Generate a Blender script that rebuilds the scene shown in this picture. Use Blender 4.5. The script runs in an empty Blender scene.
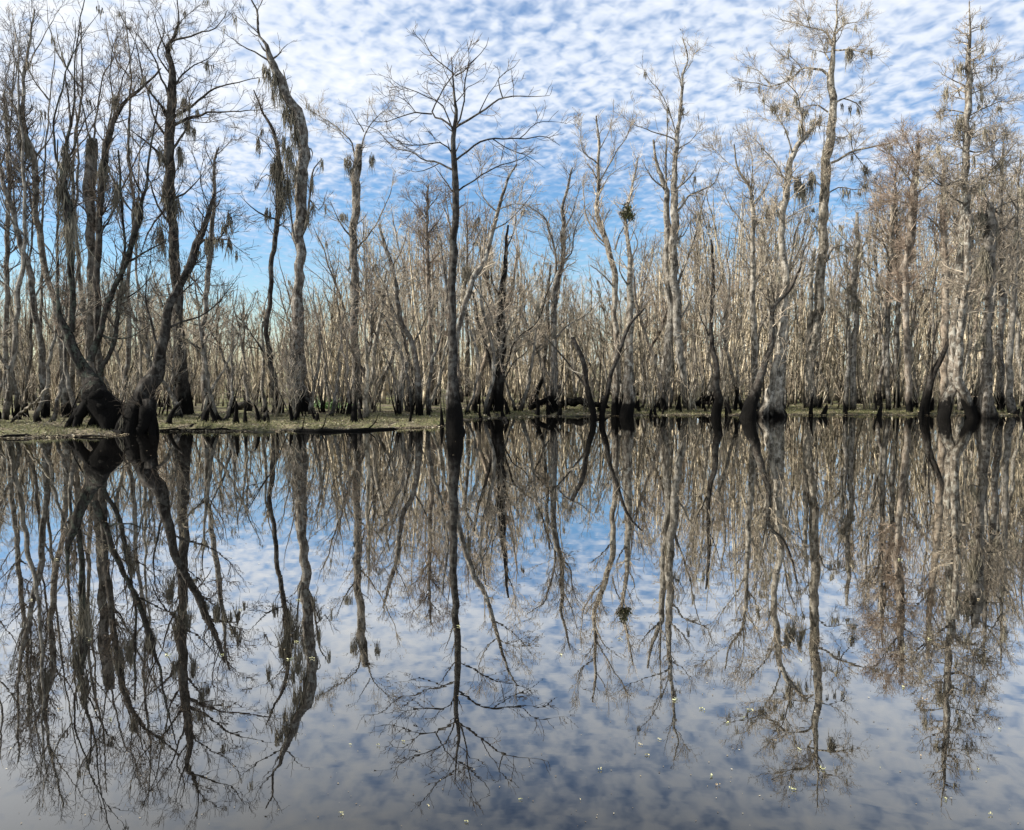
import bpy, math, random
import numpy as np
rng = np.random.default_rng(11)
random.seed(5)
C = bpy.context.scene
COL = C.collection
R_ = math.radians

# ------------------------------------------------------------------ camera
F = 800.0; CX, CY = 512.0, 415.0; PITCH = R_(3.6); H = 1.8
def ray(x, y):
    dx = (x - CX) / F; dz = (CY - y) / F
    return np.array([dx, math.cos(PITCH) + math.sin(PITCH) * dz, -math.sin(PITCH) + math.cos(PITCH) * dz])
def at(x, y, Y):
    d = ray(x, y)
    return np.array([0, 0, H]) + d * (Y / d[1])
def ground_depth(x, y, z=0.0):
    d = ray(x, y)
    return (H - z) / max(-d[2], 1e-3) * d[1]

# ------------------------------------------------------------------ object helpers
def tag(o, label=None, cat=None, group=None, kind=None):
    if label: o['label'] = label
    if cat: o['category'] = cat
    if group: o['group'] = group
    if kind: o['kind'] = kind
    return o
def empty(name, loc):
    o = bpy.data.objects.new(name, None); COL.objects.link(o)
    o.location = loc; o.empty_display_size = .2
    return o
class MB:
    """collects vertices and quads, links them as one mesh object"""
    def __init__(s): s.v = []; s.q = []; s.n = 0
    def add(s, v, q):
        if len(v) == 0: return
        s.v.append(np.asarray(v, np.float32).reshape(-1, 3)); s.q.append(np.asarray(q, np.int64).reshape(-1, 4) + s.n); s.n += len(s.v[-1])
    def build(s, name, mat, parent=None, origin=(0, 0, 0), smooth=True):
        me = bpy.data.meshes.new(name)
        v = np.concatenate(s.v) - np.asarray(origin, np.float32); q = np.concatenate(s.q)
        me.vertices.add(len(v)); me.vertices.foreach_set('co', v.ravel())
        me.loops.add(q.size); me.loops.foreach_set('vertex_index', q.ravel().astype(np.int32))
        me.polygons.add(len(q)); me.polygons.foreach_set('loop_start', np.arange(0, q.size, 4, dtype=np.int32))
        me.polygons.foreach_set('use_smooth', np.full(len(q), smooth))
        me.update(calc_edges=True)
        me.materials.append(mat)
        o = bpy.data.objects.new(name, me); COL.objects.link(o)
        if parent is not None: o.parent = parent
        return o
def norm(a): return a / np.maximum(np.linalg.norm(a, axis=-1, keepdims=True), 1e-9)

def tubes(mb, P, R, sides=3, lump=0.0, flute=0.0, z0=0.0):
    """N polylines at once: P [N,S,3], R [N,S]"""
    P = np.asarray(P, float); R = np.asarray(R, float)
    if len(P) == 0: return
    N, S, _ = P.shape
    T = norm(np.gradient(P, axis=1))
    m = np.abs(norm(P[:, -1] - P[:, 0]))
    ref = np.eye(3)[np.argmin(m, axis=1)][:, None, :]
    U = norm(np.cross(T, ref)); V = np.cross(T, U)
    a = np.arange(sides) / sides * 2 * math.pi
    rr = R[:, :, None] * np.ones(sides)
    if lump:
        k = rng.normal(0, 1, (N, S, sides))
        k = (k + np.roll(k, 1, 2) + np.roll(k, 1, 1)) / 1.7
        rr = rr * (1 + lump * k)
    if flute:
        ph = rng.uniform(0, 6.28, (N, 1, 1)); hz = np.maximum(P[:, :, 2:3] - z0, 0)
        rr = rr * (1 + flute * np.cos(5 * a[None, None] + ph + .35 * hz) * np.exp(-hz / 1.0) + .4 * flute * np.cos(3 * a[None, None] + ph * 2 + .2 * hz))
    v = P[:, :, None] + rr[..., None] * (np.cos(a)[None, None, :, None] * U[:, :, None] + np.sin(a)[None, None, :, None] * V[:, :, None])
    i = np.arange(N)[:, None, None] * (S * sides); s_ = np.arange(S - 1)[None, :, None] * sides; k = np.arange(sides)[None, None]
    k2 = (k + 1) % sides
    q = np.stack([i + s_ + k, i + s_ + k2, i + s_ + sides + k2, i + s_ + sides + k], -1)
    mb.add(v, q)

def resample(pts, m, jit=0.0):
    """Catmull-Rom through rows [x,y,z,r], m samples evenly along the length"""
    p = np.asarray(pts, float)
    if len(p) == 2: p = np.vstack([p[0], p.mean(0), p[1]])
    e = np.vstack([2 * p[0] - p[1], p, 2 * p[-1] - p[-2]])
    out = []
    for i in range(1, len(e) - 2):
        t = np.linspace(0, 1, 9)[:-1][:, None]
        a, b, c, d = e[i - 1], e[i], e[i + 1], e[i + 2]
        out.append(.5 * (2 * b + (c - a) * t + (2 * a - 5 * b + 4 * c - d) * t ** 2 + (3 * b - a - 3 * c + d) * t ** 3))
    out = np.vstack(out + [p[-1:]])
    L = np.r_[0, np.cumsum(np.linalg.norm(np.diff(out[:, :3], axis=0), axis=1))]
    s = np.linspace(0, L[-1], m)
    r = np.stack([np.interp(s, L, out[:, k]) for k in range(4)], 1)
    r[:, 3] = np.maximum(r[:, 3], .004)
    if jit: 
        n = rng.normal(0, 1, (m, 3)); n = (n + np.roll(n, 1, 0)) / 1.4; n[0] = 0
        r[:, :3] += n * (jit * r[:, 3:4] + .012)
    return r, L[-1]

def grow(P, R, spacing, tmin, tmax, length, angle, up, wig, S, rfac=.6, rtip=.004, taper_len=.5, flat=0.0):
    """children branches of a batch of parents"""
    N, K, _ = P.shape
    if N == 0: return np.zeros((0, S, 3)), np.zeros((0, S))
    L = np.linalg.norm(np.diff(P, axis=1), axis=2).sum(1)
    cnt = rng.poisson(np.maximum(L * (tmax - tmin) / spacing, 0.0)); cnt = np.minimum(cnt, 60)
    idx = np.repeat(np.arange(N), cnt); M = len(idx)
    if M == 0: return np.zeros((0, S, 3)), np.zeros((0, S))
    t = rng.uniform(tmin, tmax, M); g = t * (K - 1); i0 = np.clip(g.astype(int), 0, K - 2); f = (g - i0)[:, None]
    p = P[idx, i0] * (1 - f) + P[idx, i0 + 1] * f
    r = R[idx, i0] * (1 - f[:, 0]) + R[idx, i0 + 1] * f[:, 0]
    d = norm(P[idx, i0 + 1] - P[idx, i0])
    w = rng.normal(0, 1, (M, 3)); side = norm(w - (w * d).sum(1, keepdims=True) * d)
    an = rng.normal(angle, .18, M)[:, None]
    dr = norm(d * np.cos(an) + side * np.sin(an))
    if flat: dr[:, 2] *= (1 - flat); dr = norm(dr)
    ln = length * rng.uniform(.45, 1.25, M) * (1 - taper_len * (t - tmin) / max(tmax - tmin, .01))
    if isinstance(L, np.ndarray) and length <= 1e-6: ln = L[idx]
    st = (ln / (S - 1))[:, None]
    out = np.zeros((M, S, 3)); out[:, 0] = p
    for k in range(1, S):
        dr = norm(dr + rng.normal(0, wig, (M, 3)) + np.array([0, 0, up]))
        out[:, k] = out[:, k - 1] + dr * st
    r0 = np.clip(r * rfac, rtip, .022 if length < 3 else .06)
    rad = rtip + (r0[:, None] - rtip) * (1 - np.linspace(0, 1, S)[None]) ** .8
    return out, rad

def strands(mb, pos, length, rad, S=4, sides=3):
    N = len(pos)
    if N == 0: return
    P = np.zeros((N, S, 3)); P[:, 0] = pos
    st = (np.asarray(length) / (S - 1))[:, None]
    lean = rng.normal(0, .06, (N, 3))
    for k in range(1, S):
        d = norm(np.array([0, 0, -1.]) + lean + rng.normal(0, .22, (N, 3)))
        P[:, k] = P[:, k - 1] + d * st
    prof = np.interp(np.linspace(0, 1, S), [0, .35, .75, 1], [.7, 1, .7, .12])
    R = rad * rng.uniform(.45, 1.15, (N, 1)) * prof[None]
    tubes(mb, P, R, sides)
def moss_clump(mb, c, w, ln, n, depth=None, rad=.014):
    depth = w if depth is None else depth
    a = rng.uniform(0, 6.28, n); q = np.sqrt(rng.uniform(0, 1, n))
    pos = np.array(c)[None] + np.stack([np.cos(a) * q * w, np.sin(a) * q * depth, rng.normal(0, .05 * ln + .03, n)], 1)
    l = ln * (1 - .65 * q) * rng.uniform(.55, 1.1, n)
    strands(mb, pos, l, rad)

# ------------------------------------------------------------------ materials
def mat(name):
    m = bpy.data.materials.new(name); m.use_nodes = True
    nt = m.node_tree; nt.nodes.clear()
    return m, nt
def node(nt, typ, **kw):
    n = nt.nodes.new(typ)
    for k, v in kw.items():
        if k.startswith('i_'):
            key = k[2:]; key = int(key) if key.isdigit() else key.replace('_', ' ')
            n.inputs[key].default_value = v
        else: setattr(n, k, v)
    return n
def ramp(nt, fac, stops, interp='LINEAR'):
    r = node(nt, 'ShaderNodeValToRGB'); r.color_ramp.interpolation = interp
    while len(r.color_ramp.elements) < len(stops): r.color_ramp.elements.new(.5)
    for e, (p, c) in zip(r.color_ramp.elements, stops):
        e.position = p; e.color = (*c, 1) if isinstance(c, tuple) else (c, c, c, 1)
    if fac is not None: nt.links.new(fac, r.inputs[0])
    return r.outputs[0]
def mixc(nt, fac, a, b, mode='MIX'):
    m = node(nt, 'ShaderNodeMix', data_type='RGBA', blend_type=mode)
    for s, v in ((0, fac), (6, a), (7, b)):
        if isinstance(v, (int, float)): m.inputs[s].default_value = v
        elif isinstance(v, tuple): m.inputs[s].default_value = (*v, 1)
        else: nt.links.new(v, m.inputs[s])
    return m.outputs[2]
def noise(nt, vec, scale, detail=4, rough=.6, dist=0.0):
    n = node(nt, 'ShaderNodeTexNoise', i_Scale=scale, i_Detail=detail, i_Roughness=rough, i_Distortion=dist)
    nt.links.new(vec, n.inputs['Vector']); return n.outputs[0]
def mapping(nt, vec, scale=(1, 1, 1), rot=(0, 0, 0), loc=(0, 0, 0)):
    m = node(nt, 'ShaderNodeMapping'); m.inputs['Scale'].default_value = scale; m.inputs['Rotation'].default_value = rot; m.inputs['Location'].default_value = loc
    nt.links.new(vec, m.inputs[0]); return m.outputs[0]
def math_(nt, op, a, b=None, clamp=False):
    m = node(nt, 'ShaderNodeMath', operation=op, use_clamp=clamp)
    for i, v in enumerate((a, b)):
        if v is None: continue
        if isinstance(v, (int, float)): m.inputs[i].default_value = v
        else: nt.links.new(v, m.inputs[i])
    return m.outputs[0]

def bark(name, dark, mid, pale, lichen, stain_shade=1.2, lich_amt=.5, bumpd=.03, isl=False):
    m, nt = mat(name); L = nt.links
    tc = node(nt, 'ShaderNodeTexCoord'); geo = node(nt, 'ShaderNodeNewGeometry'); oi = node(nt, 'ShaderNodeObjectInfo')
    v = mapping(nt, geo.outputs['Position'], (1, 1, .22))
    n1 = noise(nt, v, 14, 5, .65)
    n2 = noise(nt, mapping(nt, geo.outputs['Position'], (1, 1, .55)), 2.6, 4, .6)
    n3 = noise(nt, geo.outputs['Position'], 5.5, 5, .7)
    base = ramp(nt, n1, [(.32, dark), (.5, mid), (.68, pale)])
    n4 = noise(nt, mapping(nt, geo.outputs['Position'], (1, 1, .35), (0, 0, 0), (7, 3, 1)), 6.0, 3, .7, .6)
    base = mixc(nt, ramp(nt, n2, [(.35, 0.0), (.62, 1.0)]), base, mixc(nt, .55, base, mid))
    base = mixc(nt, ramp(nt, n4, [(.40, .85), (.55, 0.0)]), base, dark)
    lf = math_(nt, 'MULTIPLY', ramp(nt, n3, [(.50, 0.0), (.58, 1.0)]), lich_amt)
    base = mixc(nt, lf, base, lichen)
    # random tone per tree
    base = mixc(nt, 1.0, base, ramp(nt, oi.outputs['Random'], [(0, (.50, .48, .47)), (.5, (.9, .9, .9)), (1, (1.2, 1.15, 1.06))]), 'MULTIPLY')
    if isl: base = mixc(nt, 1.0, base, ramp(nt, geo.outputs['Random Per Island'], [(0, (.28, .27, .26)), (.35, (.9, .9, .88)), (1, (1.45, 1.42, 1.34))]), 'MULTIPLY')
    # high-water staining plus shade painted into the colour round the trunk foot
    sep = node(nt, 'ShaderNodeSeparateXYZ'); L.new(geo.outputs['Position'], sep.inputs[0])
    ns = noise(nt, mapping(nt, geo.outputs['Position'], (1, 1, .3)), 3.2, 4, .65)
    hgt = math_(nt, 'SUBTRACT', sep.outputs[2], math_(nt, 'MULTIPLY', ns, 1.5 * stain_shade))
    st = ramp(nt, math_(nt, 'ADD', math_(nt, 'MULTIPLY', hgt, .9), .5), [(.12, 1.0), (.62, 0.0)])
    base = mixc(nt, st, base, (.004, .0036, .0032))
    b = node(nt, 'ShaderNodeBsdfPrincipled', i_Roughness=.95); b.inputs['Specular IOR Level'].default_value = .08
    L.new(base, b.inputs['Base Color'])
    bp = node(nt, 'ShaderNodeBump', i_Strength=.9, i_Distance=bumpd)
    L.new(math_(nt, 'ADD', n1, math_(nt, 'MULTIPLY', n3, .6)), bp.inputs['Height']); L.new(bp.outputs[0], b.inputs['Normal'])
    o = node(nt, 'ShaderNodeOutputMaterial'); L.new(b.outputs[0], o.inputs[0])
    return m
M = {}
M['bark_pale'] = bark('pale_grey_bark', (.035, .031, .026), (.20, .18, .15), (.40, .37, .31), (.44, .42, .375), stain_shade=.7)
M['bark_forest'] = bark('forest_bark', (.08, .069, .053), (.33, .29, .225), (.54, .49, .40), (.54, .51, .445), stain_shade=.42, isl=True)
M['bark_grey'] = bark('grey_bark', (.032, .028, .024), (.14, .122, .102), (.30, .27, .235), (.36, .36, .33))
M['bark_dark'] = bark('dark_bark', (.012, .011, .010), (.045, .039, .034), (.11, .10, .086), (.22, .22, .20), lich_amt=.25, stain_shade=1.5)
M['bark_red'] = bark('reddish_bark', (.06, .05, .042), (.23, .19, .15), (.38, .33, .275), (.38, .355, .31), lich_amt=.4)
M['bark_lichen'] = bark('lichen_bark', (.014, .012, .010), (.05, .045, .04), (.11, .10, .09), (.15, .18, .14), lich_amt=.45, stain_shade=2.0)
def twig(name, a, b_):
    m, nt = mat(name); geo = node(nt, 'ShaderNodeNewGeometry'); oi = node(nt, 'ShaderNodeObjectInfo')
    n = noise(nt, geo.outputs['Position'], 1.7, 4, .7)
    c = ramp(nt, n, [(.35, a), (.65, b_)])
    c = mixc(nt, 1.0, c, ramp(nt, oi.outputs['Random'], [(0, (.6, .58, .56)), (1, (1.2, 1.15, 1.1))]), 'MULTIPLY')
    c = mixc(nt, 1.0, c, ramp(nt, geo.outputs['Random Per Island'], [(0, (.45, .43, .42)), (1, (1.3, 1.28, 1.22))]), 'MULTIPLY')
    sep = node(nt, 'ShaderNodeSeparateXYZ'); nt.links.new(geo.outputs['Position'], sep.inputs[0])
    b = node(nt, 'ShaderNodeBsdfPrincipled', i_Roughness=.85); b.inputs['Specular IOR Level'].default_value = .25
    nt.links.new(c, b.inputs['Base Color'])
    o = node(nt, 'ShaderNodeOutputMaterial'); nt.links.new(b.outputs[0], o.inputs[0]); return m
M['twig_grey'] = twig('grey_twigs', (.25, .22, .18), (.54, .49, .41))
M['twig_dark'] = twig('dark_twigs', (.03, .025, .021), (.12, .10, .08))
M['twig_rust'] = twig('rusty_twigs', (.19, .152, .125), (.38, .32, .265))
M['moss'] = twig('hanging_moss', (.16, .152, .12), (.34, .325, .265))
M['moss_dark'] = twig('dark_hanging_moss', (.11, .106, .085), (.28, .265, .215))
M['green'] = twig('evergreen_leaves', (.035, .042, .016), (.10, .11, .045))

# ------------------------------------------------------------------ shoreline and terrain
SH = [(-1400, 441), (-500, 440), (0, 438), (60, 437), (112, 435.5), (150, 431), (250, 431.5), (330, 430), (400, 428), (440, 427), (462, 420), (500, 417.5), (540, 416.5), (640, 415.5), (800, 415), (1024, 415.5), (1600, 416), (2600, 418)]
SHu = np.array([(x - CX) / F for x, y in SH]); SHd = np.array([ground_depth(CX, y) for x, y in SH])
def shore(u): return np.interp(u, SHu, SHd)
def hnoise(x, y):
    return (np.sin(x * 1.9 + 1.3 * np.sin(y * .9)) * np.cos(y * 2.3 + x * .7) * .5 + np.sin(x * 5.1 + y * 3.7) * .25 + np.sin(x * 11.3 - y * 7.9 + 2) * .15)
def land_z(x, y):
    x = np.asarray(x, float); y = np.asarray(y, float)
    u = x / np.maximum(y, .1)
    d = y - shore(u) + .5 * hnoise(x * .8, y * .6) + .25 * hnoise(x * 2.3 + 4, y * 2)
    rise = np.where(u < -.08, .11, .05) * np.ones_like(d)
    z = np.where(d < 0, np.maximum(d * .35, -.7), np.minimum(d * .14, rise) + np.clip((d - 8) * .006, 0, .5))
    return z + np.where(d > 0, 1, .3) * .035 * hnoise(x, y)
us = np.linspace(-2.6, 2.6, 760)
ds = np.concatenate([np.linspace(14, 40, 180), np.linspace(40.5, 110, 60), np.geomspace(115, 3000, 14)])
U, D = np.meshgrid(us, ds, indexing='ij')
X = U * D; Z = land_z(X, D); Z[D > 200] = .6
g = MB()
idx = np.arange(U.size).reshape(U.shape)
g.add(np.stack([X, D, Z], -1), np.stack([idx[:-1, :-1], idx[1:, :-1], idx[1:, 1:], idx[:-1, 1:]], -1))
m, nt = mat('forest_floor'); geo = node(nt, 'ShaderNodeNewGeometry')
pz = geo.outputs['Position']
n1 = noise(nt, pz, .9, 5, .65); n2 = noise(nt, pz, 9, 5, .7); n3 = noise(nt, pz, 34, 3, .7)
c = ramp(nt, n2, [(.36, (.025, .020, .014)), (.5, (.10, .08, .05)), (.66, (.24, .20, .13))])
c = mixc(nt, ramp(nt, n1, [(.42, 0.0), (.60, .85)]), c, ramp(nt, n3, [(.3, (.05, .06, .015)), (.7, (.17, .18, .05))]))
sep = node(nt, 'ShaderNodeSeparateXYZ'); nt.links.new(pz, sep.inputs[0])
c = mixc(nt, ramp(nt, sep.outputs[2], [(.0, 1.0), (.035, 0.0)]), c, (.014, .011, .008))
b = node(nt, 'ShaderNodeBsdfPrincipled', i_Roughness=.95); nt.links.new(c, b.inputs['Base Color'])
bp = node(nt, 'ShaderNodeBump', i_Strength=1.0, i_Distance=.05); nt.links.new(n2, bp.inputs['Height']); nt.links.new(bp.outputs[0], b.inputs['Normal'])
o = node(nt, 'ShaderNodeOutputMaterial'); nt.links.new(b.outputs[0], o.inputs[0])
tag(g.build('ground', m), kind='structure')

# ------------------------------------------------------------------ water
w = MB(); B = 3000
w.add([(-B, -B, 0), (B, -B, 0), (B, B, 0), (-B, B, 0)], [(0, 1, 2, 3)])
m, nt = mat('still_swamp_water'); geo = node(nt, 'ShaderNodeNewGeometry')
lw = node(nt, 'ShaderNodeLayerWeight', i_Blend=.5)
wn1 = noise(nt, mapping(nt, geo.outputs['Position'], (.5, 1.2, 1)), .55, 2, .5)
wn2 = noise(nt, mapping(nt, geo.outputs['Position'], (.8, 1.6, 1)), 3.5, 3, .55)
bp = node(nt, 'ShaderNodeBump', i_Strength=1.0, i_Distance=.0010)
nt.links.new(math_(nt, 'ADD', math_(nt, 'MULTIPLY', wn1, 1.2), math_(nt, 'MULTIPLY', wn2, .16)), bp.inputs['Height'])
gl = node(nt, 'ShaderNodeBsdfGlossy', i_Roughness=.0); gl.inputs['Color'].default_value = (.94, .935, .91, 1)
nt.links.new(bp.outputs[0], gl.inputs['Normal'])
body = node(nt, 'ShaderNodeBsdfPrincipled', i_Roughness=.6)
bc = ramp(nt, noise(nt, geo.outputs['Position'], .5, 4, .6), [(.3, (.003, .0028, .0026)), (.7, (.007, .0062, .0055))])
nt.links.new(bc, body.inputs['Base Color']); body.inputs['Specular IOR Level'].default_value = 0
fr = ramp(nt, lw.outputs['Facing'], [(.0, .03), (.40, .07), (.50, .17), (.60, .41), (.70, .68), (.80, .82), (.97, .90)])
mx = node(nt, 'ShaderNodeMixShader'); nt.links.new(fr, mx.inputs[0]); nt.links.new(body.outputs[0], mx.inputs[1]); nt.links.new(gl.outputs[0], mx.inputs[2])
o = node(nt, 'ShaderNodeOutputMaterial'); nt.links.new(mx.outputs[0], o.inputs[0])
tag(w.build('water', m, smooth=False), kind='structure')

# ------------------------------------------------------------------ traced trees
# trunk: rows (x, y, width) in photo pixels from the foot up, turned into metres at the tree's own distance
def wob(D, n): return np.cumsum(rng.normal(0, .12, n))
HERO = []
def hero(label, stems, limbs=(), slim=1.0, bark='bark_pale', tw='twig_grey', D=None, tl=1.1, dens=1.0, clothe=.45, moss=(), mossd=0.0, up=.10, ang=.75, name='bare_tree', dark=False, clump=None, flute=.12, lev3=True, conic=None, cat='tree', group=None, flat=0.0, mrad=.013):
    """stems: list of traced stems; the first foot gives the place.  limbs: traced limbs"""
    x0, y0, _ = stems[0][0]
    if slim != 1: stems = [[(a, b_, w_ * (slim if b_ < y0 - 50 else 1)) for a, b_, w_ in q_] for q_ in stems]; moss = [(a, b_, c_ * .62, d_) for a, b_, c_, d_ in moss]
    D0 = D or ground_depth(x0, y0, .03)
    base = at(x0, y0, D0); gz = float(land_z(base[0], base[1])); base[2] = min(base[2], max(gz, 0))
    root = empty(name, base); tag(root, label, cat, group)
    tr = MB(); par = []; twp = []
    def conv(pts, dep):
        return np.array([[*at(p[0], p[1], d), p[2] / 2 * d / F] for p, d in zip(pts, dep)])
    allst = []
    for si, s in enumerate(stems):
        dep = D0 + (0 if si == 0 else rng.normal(0, .12)) + np.r_[0, wob(D0, len(s) - 1)] * .8
        if y0 - s[0][1] > 25:     # stem that leaves another stem
            dep = dep - dep[0] + near(allst, s[0])
        p = conv(s, dep)
        foot = y0 - s[0][1] <= 25
        if foot:
            p = np.vstack([[p[0, 0] - (p[1, 0] - p[0, 0]) * .05, p[0, 1], min(p[0, 2], gz, 0) - .25, p[0, 3] * 1.12], p])
        Lp = np.linalg.norm(np.diff(p[:, :3], axis=0), axis=1).sum()
        rs, L = resample(p, max(8, int(Lp / .22)), .08)
        rs = np.vstack([rs, rs[-1] + (rs[-1] - rs[-2]) * [.15, .15, .15, 0]]); rs[-1, 3] = .001
        tubes(tr, rs[None, :, :3], rs[None, :, 3], 18 if s[0][2] > 18 else 12 if s[0][2] > 6 else 7, .075 if s[0][2] > 18 else .05, flute if foot else 0, 0)
        allst.append((s, dep))
        K = 14; q, _ = resample(p, K)
        i0 = int(K * clothe) if foot else 2
        par.append((q[i0:], s))
    lst = []
    for l in limbs:
        l = [(*p, 0) if len(p) == 2 else p for p in l]
        ws = [p[2] for p in l]; w0 = ws[0] or 3
        ws = [a or w0 * (1 - .8 * k / (len(l) - 1)) for k, a in enumerate(ws)]
        l = [(p[0], p[1], a * .66) for p, a in zip(l, ws)]
        d0 = near(allst, l[0]); sl = rng.uniform(-.75, .75)
        dx = np.r_[0, np.cumsum([abs(b_[0] - a[0]) + .25 * abs(b_[1] - a[1]) for a, b_ in zip(l, l[1:])])] * D0 / F
        dep = d0 + dx * sl
        p = conv(l, dep)
        rs, L = resample(p, max(6, int(np.linalg.norm(p[-1, :3] - p[0, :3]) / .2)), .22)
        tubes(tr, rs[None, :, :3], rs[None, :, 3], 7, .05)
        allst.append((l, dep)); q, _ = resample(p, 10); par.append((q[1:], l)); lst.append(q)
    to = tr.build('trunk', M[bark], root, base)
    cr = MB(); mo = MB(); nm = 0
    for q, s in par:
        P = q[None, :, :3]; Rr = q[None, :, 3]
        sc = F / D0
        if conic:
            P1, R1 = grow(P, Rr, .16 / dens, 0, 1, conic, 1.25, .03, .16, 6, .45, .006, .75)
        else:
            P1, R1 = grow(P, Rr, .18 / dens, .05, 1.0, tl * 1.1, ang, up, .15, 6, .34, .0058, .7, flat)
        P2, R2 = grow(P1, R1, .14 / dens, .15, 1, tl * .5, .7, up * .7, .17, 5, .6, .0046, .3, flat)
        tubes(cr, P1, R1, 4); tubes(cr, P2, R2, 3)
        if lev3:
            P3, R3 = grow(P2, R2, .15 / dens, .15, 1, tl * .26, .7, up * .5, .16, 4, .8, .0042, .3)
            tubes(cr, P3, R3, 3)
        # end spray so that traced tips break up
        if mossd:
            n = rng.poisson(mossd * 6 * len(P1) / 10)
            for _ in range(min(n, 60)):
                k = rng.integers(len(P1)); c = P1[k, rng.integers(1, 5)]
                moss_clump(mo, c, rng.uniform(.04, .12), rng.uniform(.25, .8), rng.integers(7, 18)); nm += 1
    if cr.n: cr.build('crown', M[tw], root, base)
    for mx_ in moss:
        x, y, wpx, lpx = mx_[:4]
        c = at(x, y, near(allst, (x, y))); k = D0 / F
        n = int(8 + wpx * lpx * .33)
        m1 = MB(); moss_clump(m1, c, wpx / 2 * k * (.8 if len(moss) > 15 else 1), lpx * k * (.95 if len(moss) > 15 else 1.2), int(n * (.62 if len(moss) > 15 else 1)), min(wpx / 2 * k, .22), mrad)
        m1.build('hanging_moss', M['moss_dark' if dark else 'moss'], root, base)
    if nm: mo.build('moss_foliage', M['moss_dark' if dark else 'moss'], root, base)
    if clump:
        x, y, r = clump; c = at(x, y, near(allst, (x, y))); k = D0 / F; mm = MB()
        n = 900; dd = norm(rng.normal(0, 1, (n, 3))); lob = c + norm(rng.normal(0, 1, (7, 3))) * r * k * rng.uniform(.3, .85, (7, 1)); pos = lob[rng.integers(0, 7, n)] + dd * (rng.uniform(.05, 1, (n, 1)) ** .7) * r * k * .5
        e1 = norm(rng.normal(0, 1, (n, 3))); e2 = norm(np.cross(e1, rng.normal(0, 1, (n, 3))))
        a, b2 = e1 * .045, e2 * .02
        v = np.stack([pos - a, pos - b2, pos + a, pos + b2], 1); mm.add(v, np.arange(n * 4).reshape(n, 4))
        mm.build('mistletoe_foliage', M['green'], root, base, smooth=False)
    return root
def near(allst, p):
    best = (1e9, 0)
    for s, dep in allst:
        for (a, da), (b_, db) in zip(zip(s, dep), zip(s[1:], dep[1:])):
            ax, ay, bx, by = a[0], a[1], b_[0], b_[1]
            L2 = (bx - ax) ** 2 + (by - ay) ** 2 + 1e-6
            t = min(1, max(0, ((p[0] - ax) * (bx - ax) + (p[1] - ay) * (by - ay)) / L2))
            d = (ax + t * (bx - ax) - p[0]) ** 2 + (ay + t * (by - ay) - p[1]) ** 2
            if d < best[0]: best = (d, da + t * (db - da))
    return best[1]

hero('thick lichen patched trunk leaning steeply left from the black root mass',
     [[(116, 431, 30), (109, 409, 30), (98, 392, 24), (84, 370, 19), (70, 340, 15), (61, 320, 10), (58, 300, 5), (57, 265, 4), (58, 200, 3), (57, 140, 2)],
      [(90, 361, 11), (100, 332, 9.5), (106, 313, 9), (114, 287, 8), (125, 263, 8), (138, 223, 9), (143, 195, 5), (152, 140, 3), (160, 100, 2)],
      [(78, 431, 8), (81, 416, 9), (92, 400, 14), (102, 392, 14)], [(98, 433, 11), (99, 415, 14), (105, 400, 16)], [(66, 428, 6), (80, 409, 9), (96, 396, 12)], [(88, 432, 7), (96, 418, 10), (104, 404, 14)], [(110, 434, 14), (112, 418, 16), (118, 405, 10)],
      [(99, 374, 8), (113, 348, 7), (117, 316, 7), (119, 296, 5), (124, 262, 4), (122, 200, 4), (118, 150, 3)],
      [(72, 332, 8), (71, 297, 9), (70, 263, 11), (69, 215, 13), (63, 190, 11), (66, 150, 6), (74, 100, 3), (76, 50, 2), (84, 0, 1.5)]],
     [[(63, 175, 4), (55, 155), (54, 120), (63, 80), (72, 55), (75, 20)], [(66, 155, 3), (70, 110), (66, 75), (80, 40), (100, 10)],
      [(125, 263, 4), (150, 250), (170, 240)], [(118, 300, 3), (140, 290), (158, 262)], [(100, 334, 4), (115, 338), (132, 336), (150, 325)],
      [(143, 195, 3), (132, 170), (128, 140), (130, 110)], [(90, 370, 4), (76, 400), (70, 418)], [(66, 160, 3), (86, 120), (105, 95)]],
     slim=.62, bark='bark_lichen', tw='twig_dark', clothe=.55, moss=[(66, 150, 9, 60), (62, 185, 12, 45), (70, 215, 10, 60), (124, 285, 8, 30), (120, 297, 8, 32), (138, 205, 8, 30), (116, 190, 6, 40)], mossd=.06, dark=True, tl=1.1, dens=.7)
hero('dark trunk rising right from the black root mass, mossy upper limb snapped',
     [[(136, 432, 25), (139, 412, 23), (147, 392, 19),  (157, 372, 17), (162, 345, 12), (167, 318, 10), (172, 300, 9), (180, 284, 9), (193, 258, 10), (202, 234, 8), (210, 210, 5), (214, 195, 2)],
      [(153, 433, 7), (151, 418, 9), (148, 402, 13)], [(118, 434, 8), (126, 420, 12), (136, 406, 13)], [(142, 435, 10), (143, 422, 14), (145, 408, 16)], [(158, 431, 6), (155, 424, 8), (149, 412, 12)]],
     [[(197, 246, 5), (206, 240), (218, 240), (229, 238), (231, 250)], [(218, 240, 3), (226, 228), (230, 213)], [(165, 330, 4), (180, 322), (200, 316), (222, 300), (236, 280)],
      [(160, 352, 4), (150, 320), (146, 290), (150, 260)], [(187, 270, 3), (200, 290), (206, 300)], [(210, 212, 2), (200, 180), (206, 150)]],
     slim=.8, bark='bark_dark', tw='twig_dark', clothe=.5, moss=[(208, 240, 12, 28), (216, 238, 9, 16), (229, 240, 4, 24), (222, 240, 4, 14), (229, 215, 5, 25), (224, 225, 8, 18), (198, 250, 8, 14), (236, 255, 4, 10)], dark=True, mossd=.05)
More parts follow.
